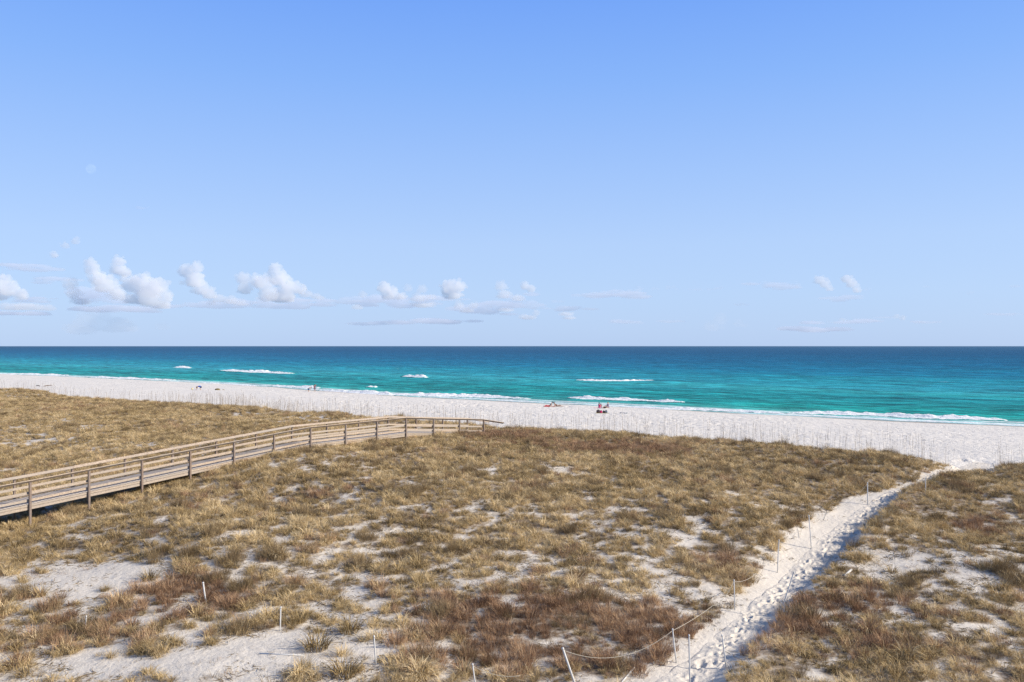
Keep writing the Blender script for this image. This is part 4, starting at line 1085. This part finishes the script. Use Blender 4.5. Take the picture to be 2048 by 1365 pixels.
    cloud([(1686,640,9,.4)], .3, 'tiny flat white cloud under the twin clouds', 33, kids=3)
    # grey blue flat streaks, too faint and many to count: one object
    st = []
    sr = np.random.default_rng(4)
    for (x, y, w, h) in ((740,600,50,16),(850,602,70,16),(960,612,70,14),(1040,600,40,14),(170,590,50,24),(440,608,60,12),(600,608,60,12),(300,618,70,10),(1210,590,70,10),(1560,572,50,9),(1690,596,50,7),(1165,592,26,6),(1205,588,30,8),(1250,585,28,8),(1275,580,16,7),(1310,578,10,4),(1342,577,13,5),(1400,580,16,4),(1432,577,14,5),(1530,568,16,7),(1560,573,24,6),(1590,570,16,5),(1690,598,24,6),(1735,579,10,4),(1485,609,14,4),(1112,603,14,5),(1130,618,45,6),(1060,612,30,8),
                         (980,625,60,6),(880,645,80,5),(740,648,50,4),(780,600,50,10),(700,604,50,6),(555,612,60,7),(400,612,60,6),(240,620,90,5),(170,595,30,18),(200,600,40,16),(60,628,70,3),(60,600,50,8),(1260,645,40,4),(1350,643,30,3),(1700,645,60,3),(1770,636,20,3),(1850,574,12,4),(2010,630,30,3),(1990,628,20,3),(1940,586,10,3),(2030,572,14,4),(285,417,14,3),(1840,645,40,3),(1640,660,80,3),(110,560,50,10),(60,535,60,9)):
        for q in range(15):
            ww = w * sr.uniform(.10, .5)
            st.append((x + sr.normal(0, w * .5), y + sr.normal(0, h * .35), ww, min(.6, max(.16, h / w * .8 * sr.uniform(.6, 1.6)))))
    o = cloud(st, .3, 'x', 77, kids=0, mt=shade, dist=11000)
    o.name = 'cloud_streaks'; tag(o, 'thin grey blue cloud streaks spread low over the horizon', kind='stuff'); del o['category']; del o['group']
    # moon
    R = 9.5 * 20000 / F
    V, Fc = ico(5)
    m, nt, out = mat('daylight_moon')
    d = N(nt, 'ShaderNodeBsdfDiffuse'); nn = noise_n(nt, N(nt, 'ShaderNodeTexCoord').outputs['Object'], .02, 3).outputs[0]
    c = ramp(nt, [(.4, (.012, .012, .008)), (.6, (.035, .033, .026))], nn).outputs[0]; L(nt, c, d.inputs[0])
    tr = N(nt, 'ShaderNodeBsdfTransparent'); ad = N(nt, 'ShaderNodeAddShader'); L(nt, d.outputs[0], ad.inputs[0]); L(nt, tr.outputs[0], ad.inputs[1]); L(nt, ad.outputs[0], out.inputs[0])
    o = mesh_np('moon', V * R, Fc, m); kk = 20000 / F; o.location = ((182 - CX) * kk, 20000, CAM_Z - (338 - HY) * kk)
    tag(o, 'pale half moon in the blue sky on the left', 'moon')

# ------------------------------------------------------------------ run
EXPO = .5
SUN_EL, SUN_AZ = math.radians(30), math.radians(-10)      # azimuth from +X towards +Y
build_ground(); build_path(); build_sea()
breaker([(438,741),(500,744),(545,746),(584,748)], 8, 1.0, 'long white breaker farthest out on the left', 11)
breaker([(805,753),(830,754),(855,755)], 4.5, .9, 'short isolated breaker above the boardwalk', 12)
breaker([(350,735),(379,737)], 6, .8, 'smallest breaker far out on the left', 13)
breaker([(1148,760),(1200,762),(1250,762),(1312,761)], 4.5, .4, 'thin fading breaker out beyond the sunbathers', 14)
breaker([(1128,795),(1180,798),(1240,800),(1300,802),(1374,806)], 4.2, .7, 'breaker in front of the sitting group reaching to the right', 15)
breaker([(618,781),(700,786),(780,790),(860,792),(960,794),(1074,799)], 4.4, .8, 'long breaker running just off the sand past the boardwalk end', 16)
breaker([(540,772),(580,774),(640,777)], 4.2, .6, 'breaker behind the standing person at the water edge', 17)
breaker([(1560,826),(1660,828),(1760,831),(1860,836),(2030,841)], 3.4, .5, 'long low breaker near the right edge', 18)
breaker([(-60,748.5),(60,749.5),(150,752)], 4.5, .5, 'breaker at the far left edge of the water', 19)
breaker([(170,754),(240,757),(352,761)], 4.5, .5, 'breaker just right of the far left one', 20)
breaker([(380,768),(460,770),(515,773)], 3.5, .4, 'low breaker behind the person in blue', 21)
breaker([(735,774),(752,774.5)], 2.4, .4, 'tiny breaker crest off the boardwalk end', 23)
breaker([(1200,813),(1330,818),(1480,823),(1600,829)], 2.4, .3, 'last low wash line along the sand right of the group', 22)
scatter_all()
build_boardwalk()
build_poles()
build_people()
build_clouds()

# ------------------------------------------------------------------ light
w = bpy.data.worlds.new('World'); S.world = w; w.use_nodes = True
nt = w.node_tree; nt.nodes.clear()
wo = nt.nodes.new('ShaderNodeOutputWorld'); bg = nt.nodes.new('ShaderNodeBackground')
sky = nt.nodes.new('ShaderNodeTexSky'); sky.sky_type = 'NISHITA'; sky.sun_disc = False
sky.sun_elevation = SUN_EL; sky.sun_rotation = math.pi / 2 - SUN_AZ; sky.air_density = 1.0; sky.dust_density = .5; sky.ozone_density = 3.0
geo = nt.nodes.new('ShaderNodeNewGeometry'); sep = nt.nodes.new('ShaderNodeSeparateXYZ'); nt.links.new(geo.outputs['Incoming'], sep.inputs[0])
tc = nt.nodes.new('ShaderNodeTexCoord'); nt.links.new(tc.outputs['Generated'], sep.inputs[0])
K = 1 / .12 / 2 ** EXPO
stops = [(-.05, (.30, .42, .62)), (0, (.46, .628, .935)), (.06, (.475, .655, .975)), (.12, (.455, .64, .99)), (.2, (.365, .57, 1.0)), (.30, (.25, .475, 1.0)), (.38, (.182, .395, .99)), (.55, (.075, .19, .50)), (1, (.04, .09, .24))]
cr = ramp(nt, [((p + .05) / 1.05, c) for p, c in stops], math_(nt, 'DIVIDE', math_(nt, 'ADD', sep.outputs[2], .05), 1.05))
kk = mixc(nt, 1.0, cr.outputs[0], (K, K, K), 'MULTIPLY')
c = mixc(nt, .88, sky.outputs[0], kk)
nt.links.new(c, bg.inputs[0]); bg.inputs[1].default_value = .12
nt.links.new(bg.outputs[0], wo.inputs[0])
sl = bpy.data.lights.new('sun', 'SUN'); sl.energy = 4.7; sl.angle = math.radians(.5); sl.color = (1, .90, .765)
so = bpy.data.objects.new('sun', sl); link(so)
dv = Vector((math.cos(SUN_EL) * math.cos(SUN_AZ), math.cos(SUN_EL) * math.sin(SUN_AZ), math.sin(SUN_EL)))
so.rotation_euler = dv.to_track_quat('Z', 'Y').to_euler(); so.location = dv * 50

cd = bpy.data.cameras.new('camera'); cam = bpy.data.objects.new('camera', cd); link(cam)
cd.lens = FOC; cd.sensor_width = 36; cd.clip_end = 90000; cd.clip_start = .5; cd.shift_y = 10 / 2048
cam.location = (0, 0, CAM_Z); cam.rotation_euler = (math.pi / 2, 0, 0)
S.camera = cam
S.view_settings.view_transform = 'Standard'; S.view_settings.look = 'None'; S.view_settings.exposure = EXPO; S.view_settings.gamma = 1
S.cycles.use_denoising = True; S.cycles.denoiser = 'OPENIMAGEDENOISE'; S.cycles.denoising_input_passes = 'RGB_ALBEDO_NORMAL'; S.cycles.denoising_prefilter = 'NONE'; S.cycles.use_adaptive_sampling = False; S.cycles.transparent_max_bounces = 16; S.cycles.max_bounces = 6; S.cycles.diffuse_bounces = 3; S.cycles.volume_bounces = 16; S.cycles.max_bounces = 18
